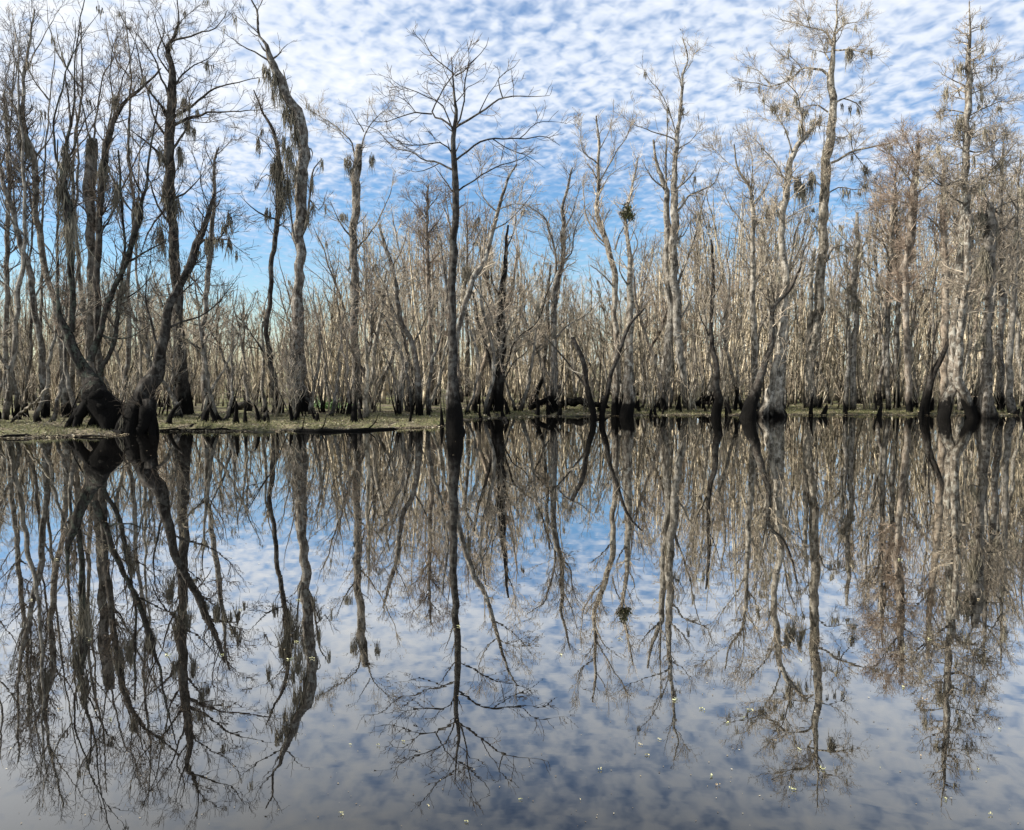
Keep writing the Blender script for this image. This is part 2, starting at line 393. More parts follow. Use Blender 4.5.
hero('tallest straight mossy tree behind the left bank with a bent bare top',
     [[(184, 410, 18), (181, 369, 14), (178, 330, 13), (177, 290, 12), (174, 250, 12), (172, 215, 11.5), (169, 185, 12.5), (171, 106, 11), (172, 74, 8), (167, 50, 5.5), (172, 41, 4), (178, 20, 2), (176, -8, 1)]],
     [[(172, 41, 3.4), (195, 35), (215, 28), (228, 10)], [(172, 41, 2.5), (182, 20), (200, 5)], [(167, 52, 2.5), (158, 30), (150, 5)], [(171, 118, 5), (185, 110), (205, 95), (228, 85), (258, 77)],
      [(173, 126, 5), (195, 116), (220, 112), (262, 110)], [(170, 118, 4), (155, 98), (142, 80), (138, 50), (120, 15)], [(169, 140, 4), (155, 120), (148, 90), (132, 70)],
      [(170, 100, 4), (160, 75), (150, 50), (133, 30)], [(172, 90, 3), (186, 70), (205, 60), (225, 40)], [(172, 150, 4), (186, 130), (190, 100), (200, 80)],
      [(170, 170, 5), (155, 150), (143, 138), (128, 128)], [(173, 230, 4), (158, 205), (150, 180), (135, 150)], [(172, 200, 4), (190, 190), (205, 170)], [(170, 200, 4), (150, 230), (140, 260)],
      [(171, 75, 3), (158, 55), (164, 25), (150, 0)]],
     slim=.8, bark='bark_dark', tw='twig_dark', clothe=.42, D=27, moss=[(188, 120, 8, 26), (194, 128, 7, 16), (180, 150, 8, 30), (160, 150, 8, 30), (165, 190, 12, 36), (176, 200, 9, 40), (207, 62, 4, 18), (176, 250, 9, 30), (184, 100, 8, 20), (160, 230, 8, 45)], mossd=.18, dark=True, tl=1.25, dens=.85)
hero('slender tree curving out of the frame edge at the far left of the left bank',
     [[(46, 420, 9), (44, 374, 7), (40, 337, 7), (33, 305, 7), (29, 268, 7.5), (20, 245, 6.5), (13, 212, 6), (5, 190, 5), (0, 165, 4), (-6, 120, 3), (-10, 60, 2)]],
     [[(17, 225, 3), (10, 150), (12, 100), (18, 60), (20, 20)], [(33, 300, 3), (50, 270), (56, 240)], [(29, 270, 2), (27, 230), (31, 190)], [(0, 165, 3), (10, 130), (5, 90), (15, 40)]],
     slim=.8, bark='bark_grey', tw='twig_dark', mossd=.06, dark=True)
hero('crooked slim tree left of the leaning trunk, moss sleeve high on its stem',
     [[(69, 420, 11), (65, 395, 8), (61, 358, 6), (57, 324, 6), (52, 290, 6), (43, 263, 7), (41, 239, 7), (36, 210, 6.5), (36, 185, 7), (32, 151, 6), (25, 132, 5), (23, 106, 4), (24, 80, 3), (28, 50, 2.6), (35, 10, 2)]],
     [[(32, 150, 3.5), (20, 130), (8, 115), (-4, 104)], [(25, 132, 3), (12, 100), (14, 65), (4, 30)], [(24, 80, 2.5), (14, 55), (10, 20)], [(24, 78, 2.2), (38, 45), (52, 22), (64, 0)], [(36, 185, 3), (20, 180), (8, 160)], [(41, 240, 3), (55, 262), (58, 300)]],
     slim=.85, bark='bark_grey', tw='twig_dark', clothe=.42, moss=[(21, 108, 7, 30), (20, 130, 7, 40), (26, 140, 7, 35), (28, 150, 6, 25)], dark=True, mossd=.06)
hero('snapped pale stem with a dark hollow near its top, standing behind the leaning trunk',
     [[(95, 412, 11), (92, 370, 9), (91, 325, 8), (92, 300, 8), (92, 263, 9), (91, 220, 9), (89, 190, 11), (91, 170, 11.5), (93, 138, 8)]],
     [[(94, 138, 3), (97, 108), (104, 75), (113, 58), (118, 30)], [(91, 150, 3), (86, 120), (78, 90), (76, 40)], [(92, 230, 3), (110, 200), (118, 160)]],
     bark='bark_pale', tw='twig_dark', D=26, clothe=.6, moss=[(91, 142, 9, 40)], dark=True)
hero('thin forking tree between the snapped pale stem and the tall straight mossy tree',
     [[(104, 412, 8), (98, 360, 7), (97, 300, 6.5), (99, 220, 6), (104, 160, 7), (113, 122, 5), (125, 104, 3.4), (140, 88, 2.4), (160, 70, 1.5)]],
     [[(108, 140, 3), (112, 100), (110, 60), (125, 20)], [(113, 122, 3), (118, 92), (130, 60), (140, 20)], [(99, 240, 3), (118, 200), (140, 150), (160, 128), (190, 98)]],
     bark='bark_dark', tw='twig_dark', D=25, clothe=.45, moss=[(115, 98, 8, 22), (104, 165, 8, 40)], dark=True, mossd=.1)
hero('thin crooked dark tree just left of the shaggy moss covered trunk',
     [[(278, 409, 11), (276, 392, 8), (270, 358, 5), (267, 330, 4.5), (270, 290, 4.5), (273, 250, 4.5), (278, 215, 5), (279, 160, 4.5), (272, 127, 3), (262, 110, 2), (254, 90, 1.2)]],
     [[(270, 358, 3), (258, 345), (248, 328), (240, 318)], [(279, 220, 3), (262, 215), (250, 205), (240, 195)], [(279, 160, 2), (262, 140), (240, 128)], [(279, 180, 2), (264, 175), (256, 190)]],
     bark='bark_dark', tw='twig_dark', D=28, clothe=.45, moss=[(279, 165, 7, 50), (280, 195, 8, 35), (273, 165, 5, 28), (258, 140, 4, 22), (262, 130, 3, 14), (268, 210, 6, 20)], dark=True, mossd=.06, tl=.9)
hero('shaggy thick trunk draped in long hanging moss, its top bent to the left',
     [[(303, 414, 24), (299, 392, 18), (298, 369, 15.5), (297, 330, 12.5), (298, 290, 10.5), (300, 258, 10), (299, 226, 12), (302, 170, 12.5), (303, 143, 11), (299, 116, 11), (291, 104, 10), (283, 87, 9), (275, 70, 8.5), (270, 56, 7), (266, 44, 3), (259, 34, 2.6), (257, 12, 2), (250, -4, 1.3)]],
     [[(268, 60, 3), (255, 52), (240, 45), (222, 30)], [(274, 58, 3), (280, 52), (288, 44)], [(290, 104, 6), (287, 85), (284, 70)], [(257, 14, 1.8), (262, 0), (268, -12)], [(259, 34, 1.8), (245, 20), (236, 2)],
      [(300, 240, 5), (309, 215), (312, 175), (322, 158)], [(299, 250, 4), (292, 225), (288, 190), (284, 150)], [(303, 145, 3), (312, 150), (310, 162)], [(300, 262, 3), (290, 232), (276, 222)], [(310, 200, 2.5), (320, 210), (328, 190)]],
     slim=.92, bark='bark_grey', tw='twig_dark', clothe=.8, tl=.7, dens=.7,
     moss=[(264, 66, 8, 26), (268, 70, 10, 34), (275, 75, 10, 46), (281, 86, 10, 40), (288, 100, 10, 42), (293, 110, 12, 50), (285, 110, 8, 34), (296, 130, 10, 50), (290, 150, 9, 60), (297, 170, 11, 60), (284, 140, 7, 40), (276, 160, 8, 60), (288, 180, 9, 50), (283, 190, 7, 40), (305, 175, 6, 40), (312, 180, 5, 34), (322, 160, 6, 20), (308, 215, 5, 30), (313, 205, 5, 24), (273, 92, 4, 26), (259, 78, 3, 14)], mossd=.12)
hero('broken top trunk with a thin arching branch, behind the green leafy tuft',
     [[(357, 411, 11), (356, 358, 8.5), (354, 316, 7.5), (355, 276, 8), (353, 236, 7.5), (356, 210, 8), (356, 172, 9), (361, 145, 6)]],
     [[(356, 160, 3), (352, 145), (342, 132), (328, 121), (305, 108)], [(362, 145, 2.5), (366, 132), (376, 118), (392, 105)], [(355, 250, 3), (372, 230), (388, 200), (396, 170)], [(354, 240, 3), (340, 222), (330, 200)], [(355, 300, 3), (376, 290), (390, 300)], [(364, 132, 2), (356, 118), (350, 108)]],
     bark='bark_pale', tw='twig_grey', clothe=.55, moss=[(348, 160, 8, 20), (372, 157, 5, 20), (352, 170, 8, 14), (344, 215, 8, 16)], mossd=.08)
hero('slim pole leaning right out of the bank, next to the broken top trunk',
     [[(356, 411, 5), (370, 386, 4.6), (376, 345, 4.2), (382, 308, 3.6), (386, 270, 2)], [(372, 411, 4.6), (378, 386, 4), (392, 360, 4), (395, 330, 3), (390, 300, 2)]],
     [], bark='bark_pale', clothe=.5, tl=.8)
hero('short pale snag on the bank left of the lone dark tree',
     [[(398, 414, 8), (401, 390, 7), (406, 362, 6.5)]], [[(404, 375, 2), (412, 360), (418, 340)]], bark='bark_pale', clothe=.7, tl=.4, dens=.6)
hero('slender stem bowing left at the bank edge left of the lone dark tree',
     [[(419, 418, 7.5), (417, 369, 6), (413, 345, 5), (402, 324, 4.5), (398, 300, 4.2), (392, 268, 4), (386, 250, 3.4), (380, 225, 2)], [(428, 418, 5), (430, 370, 3.5), (440, 335, 3), (446, 290, 2.4), (440, 240, 1.6)], [(413, 417, 4), (408, 380, 3.4), (400, 350, 3), (385, 320, 2)]],
     [[(413, 345, 3), (425, 320), (430, 290)], [(392, 268, 2), (402, 250), (408, 225)]], bark='bark_grey', clothe=.4)
hero('lone dark tree standing in the water with a wide symmetrical bare crown',
     [[(457, 431, 18), (455, 408, 14), (453, 380, 10), (452, 343, 8.5), (452, 297, 7.4), (454, 255, 7.2), (456, 210, 6.6), (455, 178, 6), (454.5, 130, 4.6), (456, 106, 3), (454, 84, 1.8), (452, 66, 1.1), (451, 58, .6)]],
     [[(453, 170, 3.2), (440, 163), (427, 160), (410, 152), (392, 146), (372, 128), (352, 124)], [(454, 156, 2.4), (440, 142), (416, 146), (400, 142), (384, 132)], [(454, 129, 3.2), (443, 120), (432, 114), (440, 95), (451, 78), (462, 70), (480, 55)],
      [(432, 114, 2.4), (416, 113), (400, 118), (384, 122), (372, 120)], [(455, 128, 2.8), (465, 103), (463, 85), (470, 60), (466, 40)], [(455, 128, 3.6), (479, 113), (503, 99), (525, 97), (550, 95)],
      [(456, 160, 3.4), (474, 146), (493, 139), (519, 139), (545, 137), (560, 146)], [(453, 132, 2.4), (442, 106), (427, 97), (400, 85), (386, 74)], [(455, 76, 2), (472, 63), (487, 45), (489, 38)], [(454, 74, 2), (435, 58), (424, 40), (420, 34)],
      [(457, 192, 2.6), (487, 172), (519, 159), (534, 150)], [(503, 99, 2), (498, 80), (515, 68), (520, 60)], [(493, 139, 1.8), (510, 150), (530, 158), (545, 168)], [(479, 113, 1.8), (488, 95), (500, 80), (498, 66)], [(440, 163, 1.8), (420, 172), (398, 168)], [(454, 90, 1.6), (445, 70), (438, 45)], [(519, 139, 1.6), (535, 125), (552, 122), (566, 124)], [(416, 113, 1.6), (405, 100), (392, 96), (380, 98)], [(456, 102, 1.6), (470, 85), (482, 80), (492, 60)]],
     bark='bark_dark', tw='twig_dark', clothe=.55, tl=.85, dens=.72, up=.06, flute=.06)
hero('slim grey tree crossing in front of the lone dark tree and arching to its right',
     [[(450, 428, 8), (450, 385, 6.4), (454, 348, 6), (462, 316, 5.4), (472, 282, 5), (485, 260, 4.4), (491, 231, 4), (497, 210, 3.6), (506, 185, 2.4), (516, 165, 1.6)]],
     [[(497, 212, 2.6), (484, 200), (478, 180), (482, 160)], [(491, 231, 2.4), (506, 222), (524, 205), (540, 180)], [(472, 282, 2.4), (484, 300), (494, 330), (500, 360)], [(497, 210, 2), (512, 204), (530, 206)]],
     bark='bark_grey', tw='twig_grey', clothe=.5, tl=1.0)
hero('dark straight trunk behind a tangle of white stems, right of the lone dark tree',
     [[(498, 413, 11), (501, 358, 9), (502, 308, 7.5), (506, 258, 4), (508, 225, 2)], [(489, 414, 4), (494, 385, 3.6), (487, 350, 3.4), (478, 320, 3.2), (473, 292, 3)]],
     [[(500, 400, 4), (505, 370), (517, 340), (538, 321), (548, 292), (557, 270)], [(502, 385, 3), (512, 365), (526, 352), (536, 330)], [(502, 300, 3), (492, 280), (488, 250)], [(506, 250, 2), (514, 230), (516, 200)], [(494, 385, 3), (498, 350), (494, 310), (484, 270), (480, 240)]],
     bark='bark_dark', tw='twig_grey', clothe=.5, moss=[(466, 268, 8, 30)], mossd=.1)
hero('white thin stem with sharp bends rising from the shore beside the dark straight trunk',
     [[(485, 415, 4.5), (489, 395, 4), (494, 370, 4), (491, 340, 3.6), (484, 310, 3.2), (480, 280, 2.6), (484, 240, 1.8)], [(466, 415, 4), (474, 392, 3), (478, 360, 3), (470, 330, 2)]],
     [], bark='bark_pale', clothe=.35, tl=.9)
hero('slim dark stem curving up from a root log on the shore',
     [[(531, 408, 7), (537, 392, 5), (543, 374, 4), (547, 335, 3.6), (548, 300, 3), (551, 265, 2)]], [[(547, 340, 2), (535, 322), (530, 300)]], bark='bark_dark', clothe=.4, tl=1)
hero('upright tree splitting into two pale leaders, left of the low forked sapling',
     [[(554, 406, 9), (554, 342, 6.5), (555, 290, 6), (562, 263, 5), (564, 225, 4), (562, 210, 3), (567, 190, 2.5), (572, 168, 1.6)]],
     [[(556, 285, 4.5), (555, 255), (549, 225), (540, 214), (528, 205)], [(562, 262, 3), (572, 250), (576, 225), (590, 205)], [(564, 230, 2.4), (575, 205), (582, 180)], [(554, 340, 3), (566, 325), (585, 316), (600, 300)]],
     bark='bark_grey', tw='twig_grey', clothe=.42, D=30, tl=1.2)
hero('low forked sapling standing at the water edge with a straight branch pointing left',
     [[(593, 419, 7), (588, 390, 5.4), (583, 364, 5), (577, 345, 4.5), (573, 337, 4)], [(602, 419, 6), (610, 380, 4.6), (617, 357, 4.2), (630, 325, 3), (644, 308, 2)]],
     [[(588, 390, 3.6), (567, 361), (551, 343), (540, 336)], [(612, 374, 2), (624, 350), (636, 340)]], bark='bark_dark', clothe=.5, tl=.7, dens=.6)
hero('slim grey tree with a bent stem directly left of the mistletoe tree',
     [[(615, 415, 8), (616, 358, 6), (615, 311, 5.6), (615, 276, 6), (607, 245, 5.4), (600, 225, 5), (597, 213, 4.6), (598, 190, 3.6), (599, 163, 3), (598, 140, 2.2), (596, 116, 1.4)]],
     [[(599, 165, 2.4), (583, 150), (580, 118)], [(600, 182, 2.4), (617, 150), (630, 130), (634, 108)], [(599, 150, 1.8), (610, 128), (614, 106)], [(607, 245, 3), (590, 226), (584, 200), (584, 176)], [(598, 195, 2), (610, 176), (632, 160)], [(615, 250, 3), (620, 235), (632, 215)], [(616, 290, 3), (604, 275), (590, 265)]],
     bark='bark_grey', tw='twig_grey', clothe=.55, tl=.95, up=.16, ang=.6)
hero('dark footed tree carrying a round green mistletoe clump in its top',
     [[(628, 416, 12.5), (629, 385, 10), (629, 345, 8), (630, 310, 7), (630, 260, 5), (627, 232, 3.6), (626, 212, 3), (632, 190, 2.4), (638, 158, 1.5)]],
     [[(629, 262, 3), (638, 245), (632, 228)], [(630, 310, 3), (642, 290), (650, 270)], [(630, 290, 3), (620, 270), (622, 240)]], bark='bark_grey', clothe=.45, clump=(626, 213, 10), tl=1)
hero('tall twin trunk tree with twisted pale stems in the middle of the far shore',
     [[(666, 409, 14), (669, 375, 10), (669, 343, 9), (672, 316, 8.5), (668, 290, 7), (667, 250, 7), (667, 215, 6.4), (664, 185, 5), (656, 160, 3), (654, 140, 2)],
      [(690, 411, 12), (685, 385, 9), (680, 358, 8), (678, 330, 8), (675, 290, 9), (673, 250, 8), (674, 215, 8), (674, 180, 6), (677, 140, 4), (681, 107, 3.2), (683, 73, 2.2), (688, 58, 1.5), (682, 38, 1)],
      [(656, 410, 6), (663, 370, 5.4), (667, 335, 5)]],
     [[(676, 140, 2.4), (662, 134), (648, 130), (630, 122), (618, 112)], [(667, 200, 4), (666, 160), (667, 130), (669, 105)], [(677, 138, 2.0), (670, 112), (660, 92), (650, 80), (640, 62)], [(677, 150, 2), (692, 140), (702, 122)], [(682, 90, 1.6), (676, 65), (672, 45)], [(675, 215, 4), (690, 195), (712, 185), (722, 165)],
      [(676, 290, 4), (686, 262), (694, 240), (702, 205), (712, 180)], [(678, 325, 4), (690, 300), (700, 285)], [(674, 240, 3), (684, 235), (690, 220)], [(665, 190, 3), (652, 178), (642, 160)], [(674, 190, 3), (690, 178), (698, 160)], [(683, 75, 1.4), (692, 60), (696, 42)]],
     bark='bark_pale', tw='twig_grey', clothe=.42, tl=.9, moss=[(682, 108, 4, 14), (668, 108, 3, 12), (677, 235, 7, 16), (672, 262, 7, 20)], mossd=.05)
hero('dark based slim tree alone at the shore right of the twin trunk tree',
     [[(717, 416, 10), (717, 385, 7), (716, 365, 5.6), (711, 337, 4.4), (713, 279, 3.4), (712, 240, 2)]], [[(712, 340, 2.4), (702, 320), (696, 300)], [(712, 300, 2), (722, 280), (730, 250)]], bark='bark_dark', clothe=.4, tl=1.1)
hero('slender wavy sapling between two dark based trees on the far shore',
     [[(742, 411, 5), (732, 372, 3.6), (726, 345, 3), (722, 327, 3), (729, 290, 2.6), (726, 250, 1.6)], [(735, 413, 4), (738, 380, 3), (734, 350, 2)]], [[(722, 327, 2), (712, 305), (706, 280)]], bark='bark_grey', clothe=.35, tl=1)
hero('pale straight tree with small forked top, behind the dark leaning stem',
     [[(757, 411, 9), (755, 382, 7.4), (754, 330, 6.4), (753, 284, 5.6), (753, 240, 4.4), (751, 190, 3.2), (738, 170, 2), (734, 145, 1.3)]],
     [[(753, 250, 3), (742, 222), (730, 205), (718, 180)], [(752, 205, 2.6), (768, 185), (772, 165)], [(751, 190, 2.4), (752, 160), (745, 128)], [(753, 230, 3), (764, 210), (762, 180)], [(753, 285, 2.4), (765, 262), (764, 230)], [(738, 170, 1.6), (722, 158), (710, 145)]],
     bark='bark_pale', tw='twig_grey', clothe=.42, tl=1.2, up=.14)
hero('black footed stem leaning right across the far shore toward the curving pale tree',
     [[(749, 417, 15), (757, 388, 9), (763, 368, 7), (770, 348, 6), (772, 325, 5), (775, 305, 4.2), (788, 291, 3.6), (798, 272, 2.6), (806, 245, 1.6)]],
     [[(771, 330, 3), (770, 300), (766, 280)], [(775, 306, 2.4), (772, 290), (776, 270)]], bark='bark_dark', clothe=.5, tl=.8, dens=.7)
hero('pale S curved tree with splayed roots left of the tree with the dark moss bundle',
     [[(778, 416, 18), (777, 395, 12), (779, 370, 9), (780, 350, 8), (782, 325, 7.4), (786, 290, 7), (783, 250, 6.4), (782, 223, 6.2), (785, 195, 7), (787, 178, 6.6), (794, 151, 5), (808, 133, 3.6), (821, 117, 2.4)], [(764, 416, 13), (772, 388, 9), (777, 355, 7)]],
     [[(803, 138, 3), (801, 112), (798, 95), (788, 85), (778, 72)], [(786, 180, 3), (776, 165), (765, 150), (752, 138)], [(793, 155, 2.6), (785, 130), (775, 112), (760, 100)], [(787, 172, 3), (800, 185), (806, 205), (812, 215)], [(800, 98, 2), (808, 85), (812, 70)], [(783, 230, 2), (768, 218), (758, 208)]],
     bark='bark_pale', tw='twig_grey', clothe=.62, tl=1.05, dens=1.3, moss=[(775, 105, 10, 14), (788, 110, 4, 14), (796, 98, 4, 16), (800, 125, 3, 22), (804, 112, 4, 16), (803, 185, 6, 30), (798, 180, 6, 28), (811, 175, 4, 34)], mossd=.25, flute=.2)
hero('tall pale tree with a crooked crown and a dark moss bundle near its top',
     [[(812, 409, 18), (809, 392, 11), (810, 365, 9), (814, 340, 9), (819, 297, 9.4), (821, 263, 9), (823, 226, 8.6), (824, 190, 9), (828, 150, 9), (831, 127, 8.4), (833, 100, 7), (831, 80, 6.6), (833, 50, 4), (836, 28, 2.2), (837, 0, 1.4), (838, -14, 1)],
      [(812, 409, 8), (808, 370, 5), (809, 330, 4.4), (811, 285, 4.4), (814, 250, 3)]],
     [[(831, 78, 4.2), (825, 72), (816, 69), (802, 69), (789, 80), (771, 86), (755, 83), (735, 80)], [(833, 49, 3), (826, 33), (810, 27), (790, 22), (775, 18)], [(835, 34, 2.4), (842, 26), (855, 22), (868, 20)], [(834, 50, 2.8), (850, 49), (862, 52), (880, 56)],
      [(831, 163, 4), (853, 152), (874, 147), (893, 142), (904, 130)], [(835, 103, 3), (845, 98), (858, 106), (862, 114)], [(820, 215, 4), (822, 170), (825, 122)], [(825, 263, 3.6), (832, 250), (840, 246), (852, 248)], [(829, 60, 3), (824, 50), (826, 38)], [(828, 112, 2.6), (815, 105), (800, 108), (786, 106)],
      [(826, 195, 2.4), (840, 188), (858, 190), (866, 184)], [(833, 50, 2.4), (826, 52), (815, 50)], [(771, 86, 1.8), (760, 72), (750, 68), (740, 66)], [(802, 69, 2), (792, 58), (782, 48)], [(810, 27, 1.6), (805, 12), (795, 0)], [(853, 152, 2), (850, 135), (842, 125)], [(853, 152, 1.8), (866, 170), (862, 188)], [(831, 135, 2), (843, 138), (852, 130)], [(824, 240, 3), (812, 222), (806, 212)]],
     bark='bark_pale', tw='twig_grey', clothe=.8, tl=.95, dens=1.45, up=.05, moss=[(850, 50, 8, 26), (849, 52, 6, 24), (842, 105, 4, 14), (850, 108, 4, 14), (858, 108, 4, 16), (852, 155, 4, 16), (866, 168, 3, 24), (844, 188, 8, 16), (848, 192, 5, 18), (860, 190, 6, 12), (790, 72, 5, 10), (780, 85, 4, 10), (850, 135, 4, 14), (838, 138, 6, 8), (838, 246, 6, 14), (848, 247, 6, 16), (812, 120, 5, 20), (820, 118, 4, 20), (813, 175, 5, 30), (812, 70, 4, 8), (862, 250, 4, 14)], mossd=.3, flute=.1)
hero('pale slim pole with ragged top and moss beard right of the dark moss bundle tree',
     [[(852, 411, 6.4), (853, 358, 5.4), (855, 311, 5.2), (853, 290, 6), (857, 250, 4.4), (857, 212, 2.6)], [(845, 411, 5), (848, 370, 4), (848, 330, 4), (847, 300, 3)]],
     [[(855, 300, 3), (845, 288), (838, 282)], [(857, 260, 2), (866, 240), (870, 225)]], bark='bark_pale', clothe=.45, tl=.8, moss=[(852, 285, 8, 24), (857, 300, 6, 20)], mossd=.3)
hero('straight grey tree with a hooked side limb left of the rusty crowned tree',
     [[(888, 411, 6), (887, 350, 4.8), (888, 316, 4.6), (890, 260, 4), (892, 225, 3), (893, 190, 1.8)]],
     [[(890, 262, 3), (885, 246), (876, 238), (872, 225)], [(892, 225, 2), (900, 205), (903, 180)]], bark='bark_pale', clothe=.35, tl=1.3, mossd=.1)
hero('tree with a dense rusty twiggy crown left of the tall spire cypress',
     [[(909, 413, 7), (907, 337, 6), (905, 276, 7), (908, 250, 8.6), (911, 230, 8.6), (912, 208, 8), (914, 185, 7), (917, 165, 4.5), (919, 140, 2)]],
     [[(914, 185, 3), (904, 172), (896, 160), (888, 152)], [(916, 168, 3), (926, 158), (935, 145)], [(917, 165, 2.4), (910, 148), (904, 135)], [(913, 195, 3), (926, 188), (938, 176)], [(912, 205, 3), (898, 200), (886, 188)]],
     bark='bark_red', tw='twig_rust', clothe=.4, tl=1.1, dens=1.9, mossd=.05, up=.04)
hero('black footed stem leaning right beside the twin buttress of the spire cypress',
     [[(925, 414, 10), (929, 388, 7), (934, 372, 6), (944, 352, 4.6), (955, 325, 3)]], [[(931, 380, 3), (934, 340), (938, 320), (936, 290)]], bark='bark_dark', clothe=.6, tl=.6, dens=.5)
hero('reddish trunk rising behind the twin buttress of the spire cypress',
     [[(943, 409, 9), (944, 353, 7), (946, 303, 7.4), (944, 250, 6.4), (943, 205, 5), (944, 160, 2.4)]], [[(944, 240, 3), (932, 220), (920, 215)], [(944, 210, 3), (955, 190), (958, 165)], [(946, 305, 2.6), (930, 290), (918, 288)]],
     bark='bark_red', tw='twig_rust', D=29, clothe=.5, tl=1.2)
hero('tall cypress with a pointed spire crown and two buttress feet meeting in an arch',
     [[(945, 417, 12), (948, 402, 11), (953, 384, 9), (954, 365, 8.4), (954, 330, 7.4), (957, 300, 6), (960, 260, 6.4), (964, 225, 9), (966, 200, 8), (965, 170, 6.6), (967, 114, 6.6), (969, 74, 6), (969, 52, 4), (970, 26, 2), (969, 2, 1)],
      [(971, 417, 12), (966, 402, 11), (960, 384, 9), (959, 365, 8.4), (961, 330, 6.6), (965, 290, 6), (968, 250, 6), (969, 215, 7)]],
     [[(967, 191, 4.4), (982, 180), (998, 164), (1008, 152), (1018, 138)], [(965, 178, 3), (945, 185), (932, 180), (920, 170)], [(966, 205, 3), (950, 195), (935, 175), (925, 158)], [(967, 114, 2.6), (950, 110), (936, 112)], [(968, 88, 2.4), (952, 80), (938, 70)], [(968, 116, 2.4), (985, 108), (1000, 102), (1012, 102)],
      [(966, 150, 2.6), (984, 150), (1000, 138), (1012, 120)], [(966, 135, 2.4), (950, 138), (935, 150)], [(967, 140, 2.2), (980, 130), (996, 124)], [(969, 72, 2), (982, 62), (996, 55)], [(968, 96, 2), (984, 88), (998, 76)], [(966, 160, 2), (955, 165), (943, 160)]],
     bark='bark_grey', tw='twig_grey', clothe=.56, conic=1.2, tl=.8, dens=1.6, moss=[(961, 65, 8, 16), (946, 90, 4, 22), (943, 108, 6, 8), (974, 62, 3, 10), (980, 56, 3, 8), (982, 95, 4, 12), (970, 130, 6, 20), (960, 118, 7, 30), (985, 130, 4, 16), (965, 235, 9, 24), (970, 222, 6, 20)], mossd=.25, flute=.2)
hero('rough snag with shaggy swollen top right of the twin buttress cypress',
     [[(985, 417, 20), (985, 396, 13), (986, 375, 9.6), (986, 337, 8.4), (988, 303, 7.4), (990, 276, 7.4), (988, 250, 11), (991, 223, 10), (990, 202, 6)]],
     [[(989, 285, 3), (1000, 280), (1014, 284), (1026, 292)], [(987, 345, 4), (978, 352), (972, 345)], [(990, 215, 3), (1002, 205), (1015, 200), (1026, 190)], [(990, 206, 3), (984, 190), (980, 170)], [(991, 235, 3), (1003, 228), (1022, 232)]],
     bark='bark_pale', clothe=.55, tl=.9, moss=[(980, 215, 10, 30), (992, 225, 9, 30), (985, 250, 9, 40), (982, 335, 8, 20), (977, 345, 6, 12)], mossd=.4, flute=.2)
hero('pale straight tree near the right edge of the far shore',
     [[(1011, 414, 8.4), (1009, 369, 6.4), (1012, 327, 5.8), (1014, 290, 5.2), (1016, 240, 4), (1018, 190, 2.4), (1020, 150, 1.4)]],
     [[(1014, 290, 3), (1000, 270), (994, 250)], [(1016, 240, 3), (1028, 220), (1040, 200)], [(1017, 210, 2.4), (1006, 190), (1000, 170)]], bark='bark_pale', clothe=.4, tl=1.2, mossd=.15)
hero('grey slim tree at the left edge, behind the slender curving one',
     [[(7, 411, 6), (5, 330, 5), (7, 270, 4.8), (8, 225, 4.4), (9, 160, 3), (4, 90, 2)]], [[(8, 230, 2.4), (20, 200), (24, 160)], [(9, 170, 2), (-6, 140), (-10, 100)]], bark='bark_grey', tw='twig_dark', D=27, clothe=.4, tl=1.3, mossd=.1)
hero('small thin snag in the sky gap left of the thin crooked dark tree',
     [[(207, 409, 9), (205, 370, 6), (203, 330, 5), (207, 290, 5), (211, 240, 5), (214, 205, 3.6), (214, 165, 2.6), (219, 148, 1.6)]],
     [[(214, 168, 1.8), (206, 150), (204, 138)], [(216, 155, 1.6), (226, 146), (233, 138)], [(203, 330, 3), (216, 310), (222, 285)], [(206, 300, 3), (196, 285), (190, 260)]], D=29, bark='bark_grey', tw='twig_dark', clothe=.5, tl=.9, moss=[(208, 210, 5, 10)], mossd=.1)

hero('slim tree with a fuzzy rust brown crown showing just left of the lone dark tree',
     [[(433, 410, 6), (431, 340, 5), (428, 280, 4.4), (427, 230, 3.4), (428, 185, 1.6)]],
     [[(428, 250, 2.6), (416, 232), (404, 222)], [(427, 235, 2.4), (440, 218), (448, 205)], [(427, 220, 2.2), (416, 205), (408, 196)], [(428, 210, 2), (436, 198), (442, 188)], [(428, 265, 2.4), (442, 252), (450, 246)]],
     bark='bark_red', tw='twig_rust', D=33, clothe=.5, tl=1.1, dens=1.7, up=.05)
hero('many branched grey tree with a wide dense crown right of the spire cypress',
     [[(1000, 412, 7), (1001, 340, 6), (1003, 270, 5.4), (1000, 215, 4.4), (1002, 165, 2.4), (1004, 140, 1.2)]],
     [[(1003, 270, 3.4), (1018, 250), (1034, 240)], [(1001, 235, 3), (1016, 215), (1032, 200)], [(1000, 215, 3), (984, 200), (974, 180)], [(1001, 190, 2.6), (1014, 175), (1026, 160)], [(1002, 170, 2), (992, 155), (984, 140)], [(1002, 255, 3), (988, 240), (976, 236)]],
     bark='bark_grey', tw='twig_grey', D=31, clothe=.45, tl=1.2, dens=1.5, up=.05, mossd=.15)
hero('brown twiggy tree filling the gap between the hooked limb tree and the rusty crowned tree',
     [[(897, 412, 6), (896, 350, 5), (899, 290, 4.6), (897, 235, 4), (895, 190, 2.4), (897, 160, 1.2)]],
     [[(898, 250, 2.8), (884, 232), (874, 215)], [(897, 230, 2.6), (906, 215), (922, 205)], [(896, 205, 2.4), (884, 192), (878, 180)], [(896, 195, 2), (908, 182), (926, 172)]],
     bark='bark_grey', tw='twig_rust', D=32, clothe=.45, tl=1.2, dens=1.5, up=.05)

